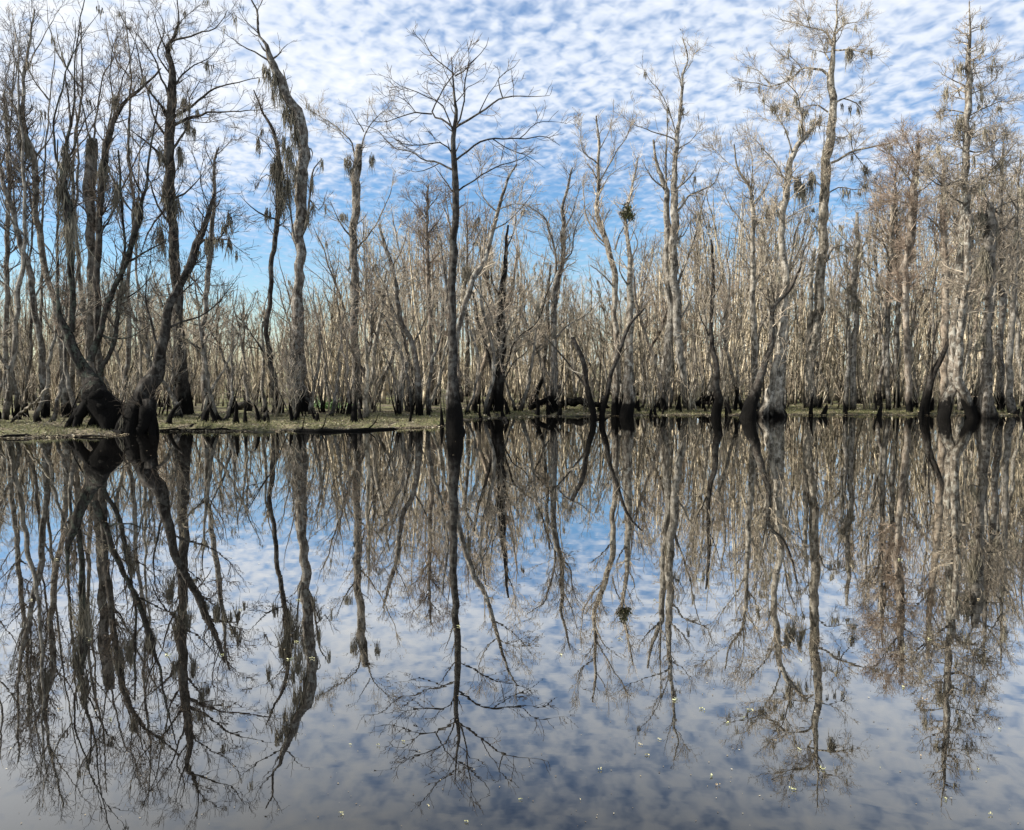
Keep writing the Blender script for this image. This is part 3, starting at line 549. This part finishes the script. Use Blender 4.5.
for k in range(8):     # slender stems that fan out through the left thicket
    x = -20 + k * 23 + rng.uniform(-5, 5); lean = rng.uniform(-28, 38) - (k - 4) * 3; top = rng.uniform(-5, 130); y0 = rng.uniform(412, 421); w0 = rng.uniform(3.6, 6.5)
    ys = np.linspace(y0, top, 7); t = (y0 - ys) / (y0 - top); bow = rng.uniform(-14, 14)
    st = [(x + lean * a + bow * math.sin(a * 3.14) + rng.normal(0, 2), float(b_), w0 * (1 - .82 * a)) for a, b_ in zip(t, ys)]
    lm_ = []
    for j in range(4):
        a = int(rng.integers(2, 6)); sg = rng.choice([-1, 1]); q0 = st[a]; h_ = rng.uniform(40, 95)
        lm_.append([(q0[0], q0[1], 2.2), (q0[0] + sg * h_ * .25, q0[1] - h_ * .35), (q0[0] + sg * h_ * .38, q0[1] - h_ * .75), (q0[0] + sg * h_ * .40, q0[1] - h_)])
    hero('slender grey stem fanning up in the thicket around the left root mass', [st], lm_, bark='bark_pale' if k % 2 else 'bark_grey', tw='twig_dark' if k % 3 else 'twig_grey', D=rng.uniform(24, 29), clothe=.5, tl=.8, dens=.55, mossd=.03, up=.14, ang=.6, group='slender stems in the left thicket')

# ------------------------------------------------------------------ generic trees of the flooded forest: prototypes and copies
def stemline(h, lean, wig, S=12, start=(0, 0, 0), az=None):
    az = rng.uniform(0, 6.28) if az is None else az
    d = np.array([math.cos(az) * lean, math.sin(az) * lean, 1.0]); d /= np.linalg.norm(d)
    P = np.zeros((S, 3)); P[0] = start; st = h / (S - 1)
    for k in range(1, S):
        d = norm(d + rng.normal(0, wig, 3) + np.array([0, 0, .10])); P[k] = P[k - 1] + d * st
    return P
HID = (0, 0, -500)
def proto_tree(h, r, nst, lean, clothe, tl, ang, up, barkm, twm, md, dens=1.0):
    tr = MB(); cr = MB(); mo = MB(); nm = 0
    for s in range(nst):
        hh = h * (1 if s == 0 else rng.uniform(.6, .95)); rr = r * (1 if s == 0 else rng.uniform(.4, .75))
        a = rng.uniform(0, 6.28)
        P = stemline(hh, lean * (1 if nst == 1 else 2.0), .09, 14, (math.cos(a) * r * 1.2 * (s > 0), math.sin(a) * r * 1.2 * (s > 0), -.3), a)
        t = np.linspace(0, 1, 14); Rr = rr * ((1 - t) ** .8 * .9 + .1) * (1 + .9 * np.exp(-t * 22)); Rr[-1] = .006
        q, _ = resample(np.c_[P, Rr], 34, .2)
        tubes(tr, q[None, :, :3], q[None, :, 3], 8, .06, .12)
        par = q[int(34 * clothe)::2]
        P0 = par[None, :, :3]; R0 = par[None, :, 3]
        PL, RL = grow(P0, R0, hh * (1 - clothe) / 5.5, 0, .7, hh * .36, .55, up * 1.2, .13, 9, .55, .010, .45)
        tubes(tr, PL, RL, 5, .05)
        for Pq, Rq, sp_ in ((P0, R0, .5), (PL, RL, .34)):
            P1, R1 = grow(Pq, Rq, sp_ / dens, .1, 1, tl, ang, up, .14, 6, .5, .008, .5)
            P2, R2 = grow(P1, R1, .26 / dens, .2, 1, tl * .45, .65, up * .6, .16, 5, .65, .006, .3)
            P3, R3 = grow(P2, R2, .22 / dens, .2, 1, tl * .24, .7, up * .5, .16, 4, .8, .005, .3)
            tubes(cr, P1, R1, 4); tubes(cr, P2, R2, 3); tubes(cr, P3, R3, 3)
        # short dead spurs low on the stem
        lowp = q[3:int(34 * clothe)]
        if len(lowp) > 3:
            Ps, Rs = grow(lowp[None, :, :3], lowp[None, :, 3], .7, 0, 1, .7, 1.1, .05, .2, 5, .3, .005, 0); tubes(cr, Ps, Rs, 3)
        if md:
            for _ in range(min(40, rng.poisson(md * len(P1)))):
                k = rng.integers(len(P1)); moss_clump(mo, P1[k, rng.integers(0, 6)], rng.uniform(.04, .13), rng.uniform(.3, 1.0), rng.integers(8, 20), rad=.014); nm += 1
    root = empty('bare_tree', (0, 0, 0))
    tr.build('trunk', M[barkm], root); cr.build('crown', M[twm], root)
    if nm: mo.build('moss_foliage', M['moss'], root)
    return root
def copy_tree(src):
    c = src.copy(); COL.objects.link(c)
    for ch in list(src.children):
        d = ch.copy(); COL.objects.link(d); d.parent = c
    return c
protos = []
barks = ['bark_pale', 'bark_pale', 'bark_grey', 'bark_pale', 'bark_red', 'bark_grey', 'bark_pale', 'bark_pale']
for i in range(16):
    h = rng.uniform(8.5, 12.5)
    p = proto_tree(h, rng.uniform(.07, .14), 1 if i % 3 else 2, rng.uniform(.03, .13), rng.uniform(.3, .55), rng.uniform(.9, 1.4), rng.uniform(.55, .95), rng.uniform(.05, .18),
                   barks[i % 8], 'twig_rust' if i % 5 == 4 else 'twig_grey', .25 if i % 2 else .06)
    protos.append((p, h))
# height in the photo that the crowns of the background forest reach
ENV = [(-400, 190), (0, 235), (120, 245), (200, 262), (260, 290), (300, 262), (360, 215), (430, 178), (500, 190), (545, 245), (600, 262), (660, 215), (710, 170), (740, 145), (790, 175), (830, 235), (870, 205), (900, 150), (960, 130), (1024, 130), (1500, 140)]
env = lambda x: np.interp(x, [e[0] for e in ENV], [e[1] for e in ENV])
GB = 'crowded bare trees of the flooded forest'
KL = ['thin pale bare tree crowded among others behind the shore', 'slim pale bare tree standing in the crowded forest behind the shore']
first = set(); xs = []
n_b = 0
slots = np.linspace(-75, 1100, 232) + rng.normal(0, 3.5, 232)
for k, x in enumerate(slots):
    dsh = shore((x - CX) / F)
    D = dsh + 1.5 + (k * 7 % 29) / 29 * 24 + rng.uniform(0, 1.5)
    top = env(x) + abs(rng.normal(0, 45)) - 8 + (18 if D < dsh + 8 else 0)
    X_ = (x - CX) / F * D; z = float(land_z(X_, D))
    want = (at(x, top, D)[2] - z)
    j = int(rng.integers(len(protos))); p, h = protos[j]
    sc = min(want / h, 1.35)
    if sc < .35: sc = .4
    o = p if j not in first else copy_tree(p); first.add(j)
    o.location = (X_, D, max(z, -.1)); o.rotation_euler = (0, 0, rng.uniform(0, 6.28)); o.scale = (max(sc, .65), max(sc, .65), sc)
    tag(o, KL[0], 'tree', GB); n_b += 1
for j, (p, h) in enumerate(protos):
    if j not in first:
        for ch in list(p.children): bpy.data.objects.remove(ch)
        bpy.data.objects.remove(p)

# thicket shrubs: many leaning stems from one foot
def proto_shrub(h, n):
    tr = MB(); cr = MB()
    P = np.stack([stemline(h * rng.uniform(.5, 1), .26, .07, 9, (rng.normal(0, .12), rng.normal(0, .12), -.2)) for _ in range(n)])
    r = rng.uniform(.018, .045, (n, 1)); R = r * np.linspace(1, .15, 9)[None]
    tubes(tr, P, R, 5, .05)
    P1, R1 = grow(P, R, .38, .2, 1, .9, .6, .12, .16, 5, .6, .006); P2, R2 = grow(P1, R1, .25, .2, 1, .4, .6, .1, .16, 4, .7, .005)
    tubes(cr, P1, R1, 3); tubes(cr, P2, R2, 3)
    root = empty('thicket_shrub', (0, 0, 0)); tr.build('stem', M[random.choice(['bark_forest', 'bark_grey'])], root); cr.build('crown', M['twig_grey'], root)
    return root
sp = [proto_shrub(rng.uniform(2.6, 5), int(rng.integers(4, 9))) for _ in range(7)]; used = set()
for k, x in enumerate(np.linspace(-60, 1080, 110) + rng.normal(0, 5, 110)):
    D = shore((x - CX) / F) + (3.2 if x < 440 else 1.2) + rng.uniform(0, 1) ** 1.3 * 10
    X_ = (x - CX) / F * D; z = float(land_z(X_, D)); j = k % 7
    o = sp[j] if j not in used else copy_tree(sp[j]); used.add(j)
    o.location = (X_, D, max(z, -.1)); o.rotation_euler = (0, 0, rng.uniform(0, 6.28)); s = rng.uniform(.5, 1.15); o.scale = (s, s, s)
    tag(o, 'many stemmed leafless shrub at the feet of the shore trees', 'shrub', 'leafless shrubs along the shore')

# ------------------------------------------------------------------ distant forest (one mass)
def mass(n, d0, d1, hmul, r0, r1, l1, seed_top=0, S=7, low=False):
    x = rng.uniform(-260, 1290, n); D = d0 + (d1 - d0) * rng.uniform(0, 1, n) ** .9 
    D = np.maximum(D, shore((x - CX) / F) + (3 if low else 8)); X_ = (x - CX) / F * D; z = land_z(X_, D)
    top = env(x) + 20 + np.abs(rng.normal(0, 75, n)) * hmul
    h = np.array([at(a, t, d)[2] for a, t, d in zip(x, top, D)]) - z
    if low: h = rng.uniform(1.5, 5.5, n)
    h = np.clip(h, 2.0, 14)
    P = np.zeros((n, S, 3)); P[:, 0] = np.stack([X_, D, z - .2], 1)
    d = norm(np.c_[rng.normal(0, .09 if not low else .16, (n, 2)), np.ones(n)])
    for k in range(1, S):
        d = norm(d + rng.normal(0, .085, (n, 3)) + [0, 0, .10]); P[:, k] = P[:, k - 1] + d * (h / (S - 1))[:, None]
    R = rng.uniform(r0, r1, (n, 1)) * (np.linspace(1, .12, S)[None]) * (1 + np.r_[.7, np.zeros(S - 1)][None])
    return P, R
tm = MB()
P, R = mass(2100, 32, 85, .8, .03, .11, 2)
tubes(tm, P, R, 5, .04)
P1, R1 = grow(P, R, .7, .25, 1, 1.6, .8, .06, .2, 5, .5, .009); tubes(tm, P1, R1, 3)
P2, R2 = grow(P1, R1, .36, .2, 1, .75, .6, .08, .17, 4, .6, .008); tubes(tm, P2, R2, 3)
P, R = mass(1300, 28, 60, .8, .014, .035, 2, low=True)
tubes(tm, P, R, 4)
P1, R1 = grow(P, R, .55, .2, 1, .9, .6, .1, .13, 4, .5, .007); tubes(tm, P1, R1, 3)
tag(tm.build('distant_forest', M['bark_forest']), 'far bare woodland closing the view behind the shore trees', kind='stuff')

# ------------------------------------------------------------------ bank cover
def shore_pts(n, x0, x1, a, b, pw=1.0):
    x = rng.uniform(x0, x1, n); D = shore((x - CX) / F) + a + (b - a) * rng.uniform(0, 1, n) ** pw
    X_ = (x - CX) / F * D; return X_, D, land_z(X_, D)
lm = MB(); n = 30000
X_, D, z = shore_pts(n, -80, 1100, -.25, 7, 1.6)
z = np.maximum(z, 0.004); pos = np.stack([X_, D, z + rng.uniform(.004, .03, n)], 1)
e1 = norm(np.c_[rng.normal(0, 1, (n, 2)), rng.normal(0, .3, n)]); e2 = norm(np.cross(e1, np.c_[rng.normal(0, .35, (n, 2)), np.ones(n)]))
s = rng.uniform(.02, .055, (n, 1)); a, b2 = e1 * s, e2 * s * .45
lm.add(np.stack([pos - a, pos - b2, pos + a * .9, pos + b2], 1), np.arange(n * 4).reshape(n, 4))
m, nt = mat('fallen_leaves'); geo = node(nt, 'ShaderNodeNewGeometry')
c = ramp(nt, geo.outputs['Random Per Island'], [(0, (.03, .022, .014)), (.5, (.11, .08, .045)), (.9, (.24, .20, .12)), (1, (.50, .45, .34))])
b = node(nt, 'ShaderNodeBsdfPrincipled', i_Roughness=.8); nt.links.new(c, b.inputs['Base Color']); o = node(nt, 'ShaderNodeOutputMaterial'); nt.links.new(b.outputs[0], o.inputs[0])
M['leaf'] = m
tag(lm.build('leaf_litter', m, smooth=False), 'brown and tan fallen leaves strewn on the muddy bank', kind='stuff')
gm = MB(); n = 38000
X_, D, z = shore_pts(n, -60, 1060, .05, 5, 1.3)
keep = (z > .02) & ((hnoise(X_ * .35, D * .5 + 3) > -.1) | (rng.uniform(0, 1, n) < .25)); X_, D, z = X_[keep], D[keep], z[keep]; n = len(X_)
P = np.zeros((n, 3, 3)); P[:, 0] = np.stack([X_, D, z - .01], 1); d = norm(np.c_[rng.normal(0, .5, (n, 2)), np.ones(n)]); L = rng.uniform(.03, .12, (n, 1)) * np.clip(1 + 1.2 * hnoise(X_ * 1.3, D * 1.7), .3, 2)[:, None]
P[:, 1] = P[:, 0] + d * L * .5; P[:, 2] = P[:, 1] + norm(d + rng.normal(0, .3, (n, 3))) * L * .5
tubes(gm, P, np.array([[.006, .005, .001]]) * np.ones((n, 1)), 3)
m, nt = mat('short_grass'); geo = node(nt, 'ShaderNodeNewGeometry')
c = ramp(nt, geo.outputs['Random Per Island'], [(0, (.045, .05, .018)), (.6, (.13, .13, .045)), (1, (.27, .25, .11))])
b = node(nt, 'ShaderNodeBsdfPrincipled', i_Roughness=.7); nt.links.new(c, b.inputs['Base Color']); o = node(nt, 'ShaderNodeOutputMaterial'); nt.links.new(b.outputs[0], o.inputs[0])
M['grass'] = m
tag(gm.build('grass', m), 'short yellow green grass and moss on the low bank', kind='stuff')

# green strap leaved plants by the shaggy trunk
m, nt = mat('strap_leaves'); geo = node(nt, 'ShaderNodeNewGeometry')
c = ramp(nt, geo.outputs['Random Per Island'], [(0, (.03, .08, .015)), (1, (.12, .22, .05))])
b = node(nt, 'ShaderNodeBsdfPrincipled', i_Roughness=.4); nt.links.new(c, b.inputs['Base Color']); o = node(nt, 'ShaderNodeOutputMaterial'); nt.links.new(b.outputs[0], o.inputs[0])
for (x, y, hh, wd, lab) in [(320, 409, .62, .42, 'taller tuft of green strap leaves right of the shaggy mossy trunk'), (335, 410, .5, .35, 'shorter tuft of green strap leaves nearer the broken top trunk')]:
    D0 = ground_depth(x, y, .1); c0 = at(x, y, D0); c0[2] = float(land_z(c0[0], c0[1]))
    n = 60; P = np.zeros((n, 6, 3)); P[:, 0] = c0 + np.c_[rng.normal(0, wd * .5, n), rng.normal(0, .2, n), np.zeros(n)]
    d = norm(np.c_[rng.normal(0, .45, (n, 2)), np.ones(n)]); L = hh * rng.uniform(.5, 1.1, n)
    for k in range(1, 6): d = norm(d + np.c_[d[:, :2] * .25, -.12 * np.ones(n)]); P[:, k] = P[:, k - 1] + d * (L / 5)[:, None]
    mb = MB(); Rr = np.array([.010, .016, .017, .014, .009, .001])[None] * np.ones((n, 1))
    tubes(mb, P, Rr, 3)
    o = mb.build('strap_leaf_plant', m, None, c0); o.location = c0; tag(o, lab, 'plant')

# ------------------------------------------------------------------ cypress knees and fallen wood
gk = 'knees and stubs at the waterline'
kn = 0
for k in range(70):
    x = rng.uniform(440, 1040) if k < 55 else rng.uniform(150, 440)
    D0 = shore((x - CX) / F) + rng.uniform(-.4 if x > 440 else .6, 2.4); X_ = (x - CX) / F * D0; z = max(float(land_z(X_, D0)), -.1)
    h = rng.uniform(.25, .85); r = rng.uniform(.05, .13)
    P = stemline(h + .2, .15, .1, 7, (0, 0, -.2)); Rr = r * np.array([1.4, 1.15, .9, .72, .6, .45, .05])
    q, _ = resample(np.c_[P, Rr], 9)
    mb = MB(); tubes(mb, q[None, :, :3], q[None, :, 3], 9, .08, .1)
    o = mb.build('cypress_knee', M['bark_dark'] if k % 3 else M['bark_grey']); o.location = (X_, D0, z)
    tag(o, 'knobbly dark cypress knee poking up at the waterline', 'cypress knee', gk)
def log(pts, label, barkm='bark_pale', name='fallen_branch', cat='fallen branch', zz=None):
    p = []
    for (x, y, w_, z) in pts:
        D0 = ground_depth(x, y, z); q = at(x, y, D0); p.append([*q, w_ / 2 * D0 / F])
    p = np.array(p); c0 = p[0, :3].copy(); q, L = resample(p, 18, .25); q[-1, 3] = .002; q[0, 3] *= .6
    mb = MB(); tubes(mb, q[None, :, :3], q[None, :, 3], 8, .08)
    P1, R1 = grow(q[None, 2:, :3], q[None, 2:, 3], .8, 0, 1, .7, .8, .05, .2, 5, .4, .006); tubes(mb, P1, R1, 4)
    o = mb.build(name, M[barkm], None, c0); o.location = c0; tag(o, label, cat)
log([(40, 430, 5, .05), (75, 428, 5.5, .08), (110, 431, 6, .06), (122, 433, 3, .05)], 'dark log lying along the left bank in front of the root mass', 'bark_dark', 'fallen_log', 'log')
log([(10, 425, 3.0, .05), (22, 412, 2.8, .45), (34, 402, 2.4, .8), (49, 386, 1.4, 1.25)], 'pale bare branch propped slanting up on the left bank', 'bark_pale')
log([(190, 427, 3, .06), (212, 421, 3, .1), (228, 419, 2, .12)], 'thin dark branch lying on the grass right of the root mass', 'bark_dark')
log([(232, 409, 6, .15), (242, 407.5, 7, .2), (252, 405.5, 4, .25)], 'short pale broken log behind the grassy bank', 'bark_pale', 'fallen_log', 'log')
log([(275, 430.5, 3.5, 0.0), (330, 431.5, 4.5, 0.01), (400, 428.5, 3.5, 0.01), (425, 427.5, 2, 0.0)], 'long black sodden log half sunk along the edge of the grassy bank', 'bark_dark', 'fallen_log', 'log')
log([(556, 403, 6, .3), (575, 401, 8, .4), (596, 404, 6, .3), (612, 407, 3, .2)], 'dark brush log lying behind the forked sapling', 'bark_dark', 'fallen_log', 'log')
log([(530, 409, 7, .1), (543, 400, 6, .5), (556, 390, 5, .8), (571, 371, 3.5, 1.5)], 'grey pole leaning low to the right behind the forked sapling', 'bark_grey')
log([(693, 405, 6, .2), (705, 399, 6, .4), (718, 398, 5, .5), (728, 392, 3, .7), (734, 384, 2, .9)], 'pinkish tan uprooted limb curled on the shore right of the twin trunk tree', 'bark_red')
log([(493, 413, 4, .0), (500, 418, 4, .02), (508, 423, 2, .0)], 'small white stick reaching from the shore into the water', 'bark_pale')
log([(0, 437, 3, .02), (60, 436, 2.5, .03), (105, 436.5, 2, .02)], 'long thin pale stick floating along the left bank edge', 'bark_pale')
log([(160, 430.5, 2.5, .02), (200, 430, 2.5, .03), (255, 430, 1.5, .02)], 'thin pale stick floating at the edge of the grassy bank', 'bark_pale')

# ------------------------------------------------------------------ floating leaves
m, nt = mat('floating_leaf'); geo = node(nt, 'ShaderNodeNewGeometry'); oi = node(nt, 'ShaderNodeObjectInfo')
c = ramp(nt, oi.outputs['Random'], [(0, (.38, .36, .20)), (.5, (.32, .33, .15)), (1, (.26, .19, .12))])
b = node(nt, 'ShaderNodeBsdfPrincipled', i_Roughness=.5); nt.links.new(c, b.inputs['Base Color']); o = node(nt, 'ShaderNodeOutputMaterial'); nt.links.new(b.outputs[0], o.inputs[0])
def leaf_patch(r, n):
    mb = MB(); a = rng.uniform(0, 6.28, n); q = np.sqrt(rng.uniform(0, 1, n)) * r
    for i in range(n):
        cx, cy = math.cos(a[i]) * q[i], math.sin(a[i]) * q[i]; s = r * rng.uniform(.18, .38); t = rng.uniform(0, 3.14); zz = .003 + i * .0006
        e = []
        for rr_, tt in ((1, 0), (.55, .7), (.55, 2.44), (1, 3.14), (.55, 3.84), (.55, 5.58)):
            e.append((cx + s * rr_ * math.cos(tt + t), cy + s * rr_ * math.sin(tt + t), zz + .004 * (rr_ > .9)))
        mb.add(e, [(0, 1, 2, 3), (3, 4, 5, 0)])
    return mb
FL = [(563, 741, 14), (752 / 1, 742, 4)]
spots = [(592 + 200, 790, 10), (676, 700, 9), (743, 718, 8), (729, 724, 9), (823, 769, 8), (790, 790, 10), (713, 777, 7), (718, 786, 7), (660, 740, 6), (648, 755, 6), (702, 710, 7), (641, 745, 5), (752, 710, 8), (458, 627, 8), (453, 630, 7), (290, 660, 8), (312, 659, 6), (296, 642, 6), (165, 655, 9), (170, 656, 6), (222, 655, 6), (372, 622, 0), (978, 770, 4), (990, 815, 4), (880, 768, 4), (922, 757, 5), (945, 800, 4), (520, 800, 6), (468, 822, 6), (341, 815, 6), (428, 806, 5), (405, 742, 6), (378, 746, 5), (350, 745, 5), (905, 688, 6), (925, 700, 5), (800, 750, 4), (1000, 730, 4), (600, 770, 4), (580, 800, 4), (560, 655, 5), (620, 640, 5), (800, 660, 6), (870, 650, 6), (850, 640, 4), (930, 640, 5), (60, 710, 7), (110, 720, 6), (90, 640, 8), (30, 600, 6), (130, 600, 7), (240, 610, 6), (300, 600, 6), (55, 560, 8), (380, 580, 5), (655, 600, 5), (700, 580, 5), (780, 600, 5), (980, 600, 6), (900, 560, 6), (960, 545, 6)]
leafps = [leaf_patch(1.0, k) for k in (5, 8, 3)]; li = 0; pm = [None] * 3
for (x, y, w_) in spots:
    if w_ <= 0: continue
    D0 = ground_depth(x, y, 0); p = at(x, y, D0); s = w_ / 2 * D0 / F * rng.uniform(.55, 1.1)
    j = li % 3; li += 1
    if pm[j] is None:
        o = leafps[j].build('floating_leaf_cluster', m, smooth=False); pm[j] = o
    else:
        o = pm[j].copy(); COL.objects.link(o)
    o.location = (p[0], p[1], 0); o.scale = (s, s * 1.0, 1); o.rotation_euler = (0, 0, rng.uniform(0, 6.28))
    tag(o, 'tiny cluster of yellow leaves floating on the still water', 'floating leaves', 'yellow leaf clusters afloat on the water')
dm = MB(); n = 1500
x = rng.uniform(-20, 1044, n); y = 434 + 393 * rng.uniform(0, 1, n) ** 1.1
Dd = np.array([ground_depth(a, b_) for a, b_ in zip(x, y)]); pos = np.array([at(a, b_, d_) for a, b_, d_ in zip(x, y, Dd)]); pos[:, 2] = .003
a = rng.uniform(0, 3.14, n); s = (rng.uniform(.2, 1.1, n) ** 1.6 * 1.15 * Dd / F)[:, None]; e1 = np.c_[np.cos(a), np.sin(a), np.zeros(n)] * s; e2 = np.c_[-np.sin(a), np.cos(a), np.zeros(n)] * s * .6
dm.add(np.stack([pos - e1, pos - e2, pos + e1, pos + e2], 1), np.arange(n * 4).reshape(n, 4))
tag(dm.build('floating_debris', M['leaf'], smooth=False), 'fine pale specks and bits of leaf floating on the water', kind='stuff')

# ------------------------------------------------------------------ light and sky
SUN_EL, SUN_AZ = 37, -93          # azimuth from the viewing direction, minus = left
el, az = R_(SUN_EL), R_(SUN_AZ)
sd = np.array([math.sin(az) * math.cos(el), math.cos(az) * math.cos(el), math.sin(el)])
ld = bpy.data.lights.new('sun', 'SUN'); ld.energy = 5.0; ld.angle = R_(.5); ld.color = (1, .94, .85)
lo = bpy.data.objects.new('sun', ld); COL.objects.link(lo)
from mathutils import Vector
lo.rotation_euler = Vector(sd).to_track_quat('Z', 'Y').to_euler()
W = bpy.data.worlds.new('World'); C.world = W; W.use_nodes = True; nt = W.node_tree; nt.nodes.clear(); L = nt.links
sky = node(nt, 'ShaderNodeTexSky', sky_type='NISHITA', sun_disc=False, sun_elevation=el, sun_rotation=az, air_density=1.0, dust_density=.4, ozone_density=2.5, altitude=0)
tc = node(nt, 'ShaderNodeTexCoord'); g = tc.outputs['Generated']
sep = node(nt, 'ShaderNodeSeparateXYZ'); L.new(g, sep.inputs[0])
dz = math_(nt, 'MAXIMUM', sep.outputs[2], .0)
dzz = math_(nt, 'ADD', dz, .14)
cmb = node(nt, 'ShaderNodeCombineXYZ'); L.new(math_(nt, 'DIVIDE', sep.outputs[0], dzz), cmb.inputs[0]); L.new(math_(nt, 'DIVIDE', sep.outputs[1], dzz), cmb.inputs[1])
uv = cmb.outputs[0]
cell = noise(nt, mapping(nt, uv, (1.0, .9, 1), (0, 0, .75)), 24, 2.2, .5, .3)
fine = noise(nt, mapping(nt, uv, (1, .8, 1), (0, 0, .4)), 50, 3, .6, .2)
wisp = noise(nt, mapping(nt, uv, (.5, 1.0, 1), (0, 0, -.3)), 2.2, 3, .5, .3)
big = noise(nt, mapping(nt, uv, (1, 1, 1), (0, 0, 0), (3.1, 1.7, 0)), .75, 3, .5)
s_ = math_(nt, 'ADD', math_(nt, 'MULTIPLY', cell, 1.15), math_(nt, 'MULTIPLY', fine, .13))
s_ = math_(nt, 'ADD', s_, math_(nt, 'MULTIPLY', wisp, .40)); s_ = math_(nt, 'ADD', s_, math_(nt, 'MULTIPLY', big, .95))
cov = ramp(nt, dz, [(0, .04), (.12, .02), (.20, .16), (.29, .40), (.6, .40)])
s_ = math_(nt, 'ADD', s_, cov)
s_ = math_(nt, 'ADD', s_, math_(nt, 'MULTIPLY', math_(nt, 'MULTIPLY', math_(nt, 'MAXIMUM', math_(nt, 'MULTIPLY', sep.outputs[0], -1.0), 0.0), math_(nt, 'SUBTRACT', dz, .24)), 3.6))
mask = node(nt, 'ShaderNodeMapRange', interpolation_type='SMOOTHSTEP'); L.new(s_, mask.inputs[0])
mask.inputs[1].default_value = 1.12; mask.inputs[2].default_value = 1.82; mask.inputs[3].default_value = 0; mask.inputs[4].default_value = .97
hs = node(nt, 'ShaderNodeHueSaturation', i_Saturation=1.2, i_Value=1.15); L.new(sky.outputs[0], hs.inputs['Color'])
skc = mixc(nt, 1.0, hs.outputs[0], (.054, .059, .063), 'MULTIPLY')
cc = ramp(nt, s_, [(0, (.62, .69, .80)), (1, (.62, .69, .80))])
cb = node(nt, 'ShaderNodeMapRange'); L.new(s_, cb.inputs[0]); cb.inputs[1].default_value = 1.45; cb.inputs[2].default_value = 2.05; cb.inputs[3].default_value = 0; cb.inputs[4].default_value = 1
cloud = mixc(nt, cb.outputs[0], (.28, .335, .43), (.46, .475, .50))
fin = mixc(nt, mask.outputs[0], skc, cloud)
bg = node(nt, 'ShaderNodeBackground', i_Strength=1.0); L.new(fin, bg.inputs[0])
o = node(nt, 'ShaderNodeOutputWorld'); L.new(bg.outputs[0], o.inputs[0])

cam = bpy.data.cameras.new('camera'); co = bpy.data.objects.new('camera', cam); COL.objects.link(co)
cam.sensor_fit = 'HORIZONTAL'; cam.sensor_width = 36; cam.lens = 36 * F / 1024; cam.clip_end = 6000; cam.clip_start = .05
co.location = (0, 0, H); co.rotation_euler = (math.pi / 2 - PITCH, 0, 0)
C.camera = co
vs = C.view_settings; vs.view_transform = 'Standard'; vs.look = 'None'; vs.exposure = 1.15; vs.gamma = 1
C.cycles.max_bounces = 6; C.cycles.diffuse_bounces = 2; C.cycles.glossy_bounces = 3; C.cycles.use_denoising = True
C.render.resolution_x = 1024; C.render.resolution_y = 830
tot = sum(len(o.data.polygons) for o in bpy.data.objects if o.type == 'MESH'); print('objects', len(bpy.data.objects), 'trees', n_b, 'unique polys', sum(len(m.polygons) for m in bpy.data.meshes), 'inst', tot)
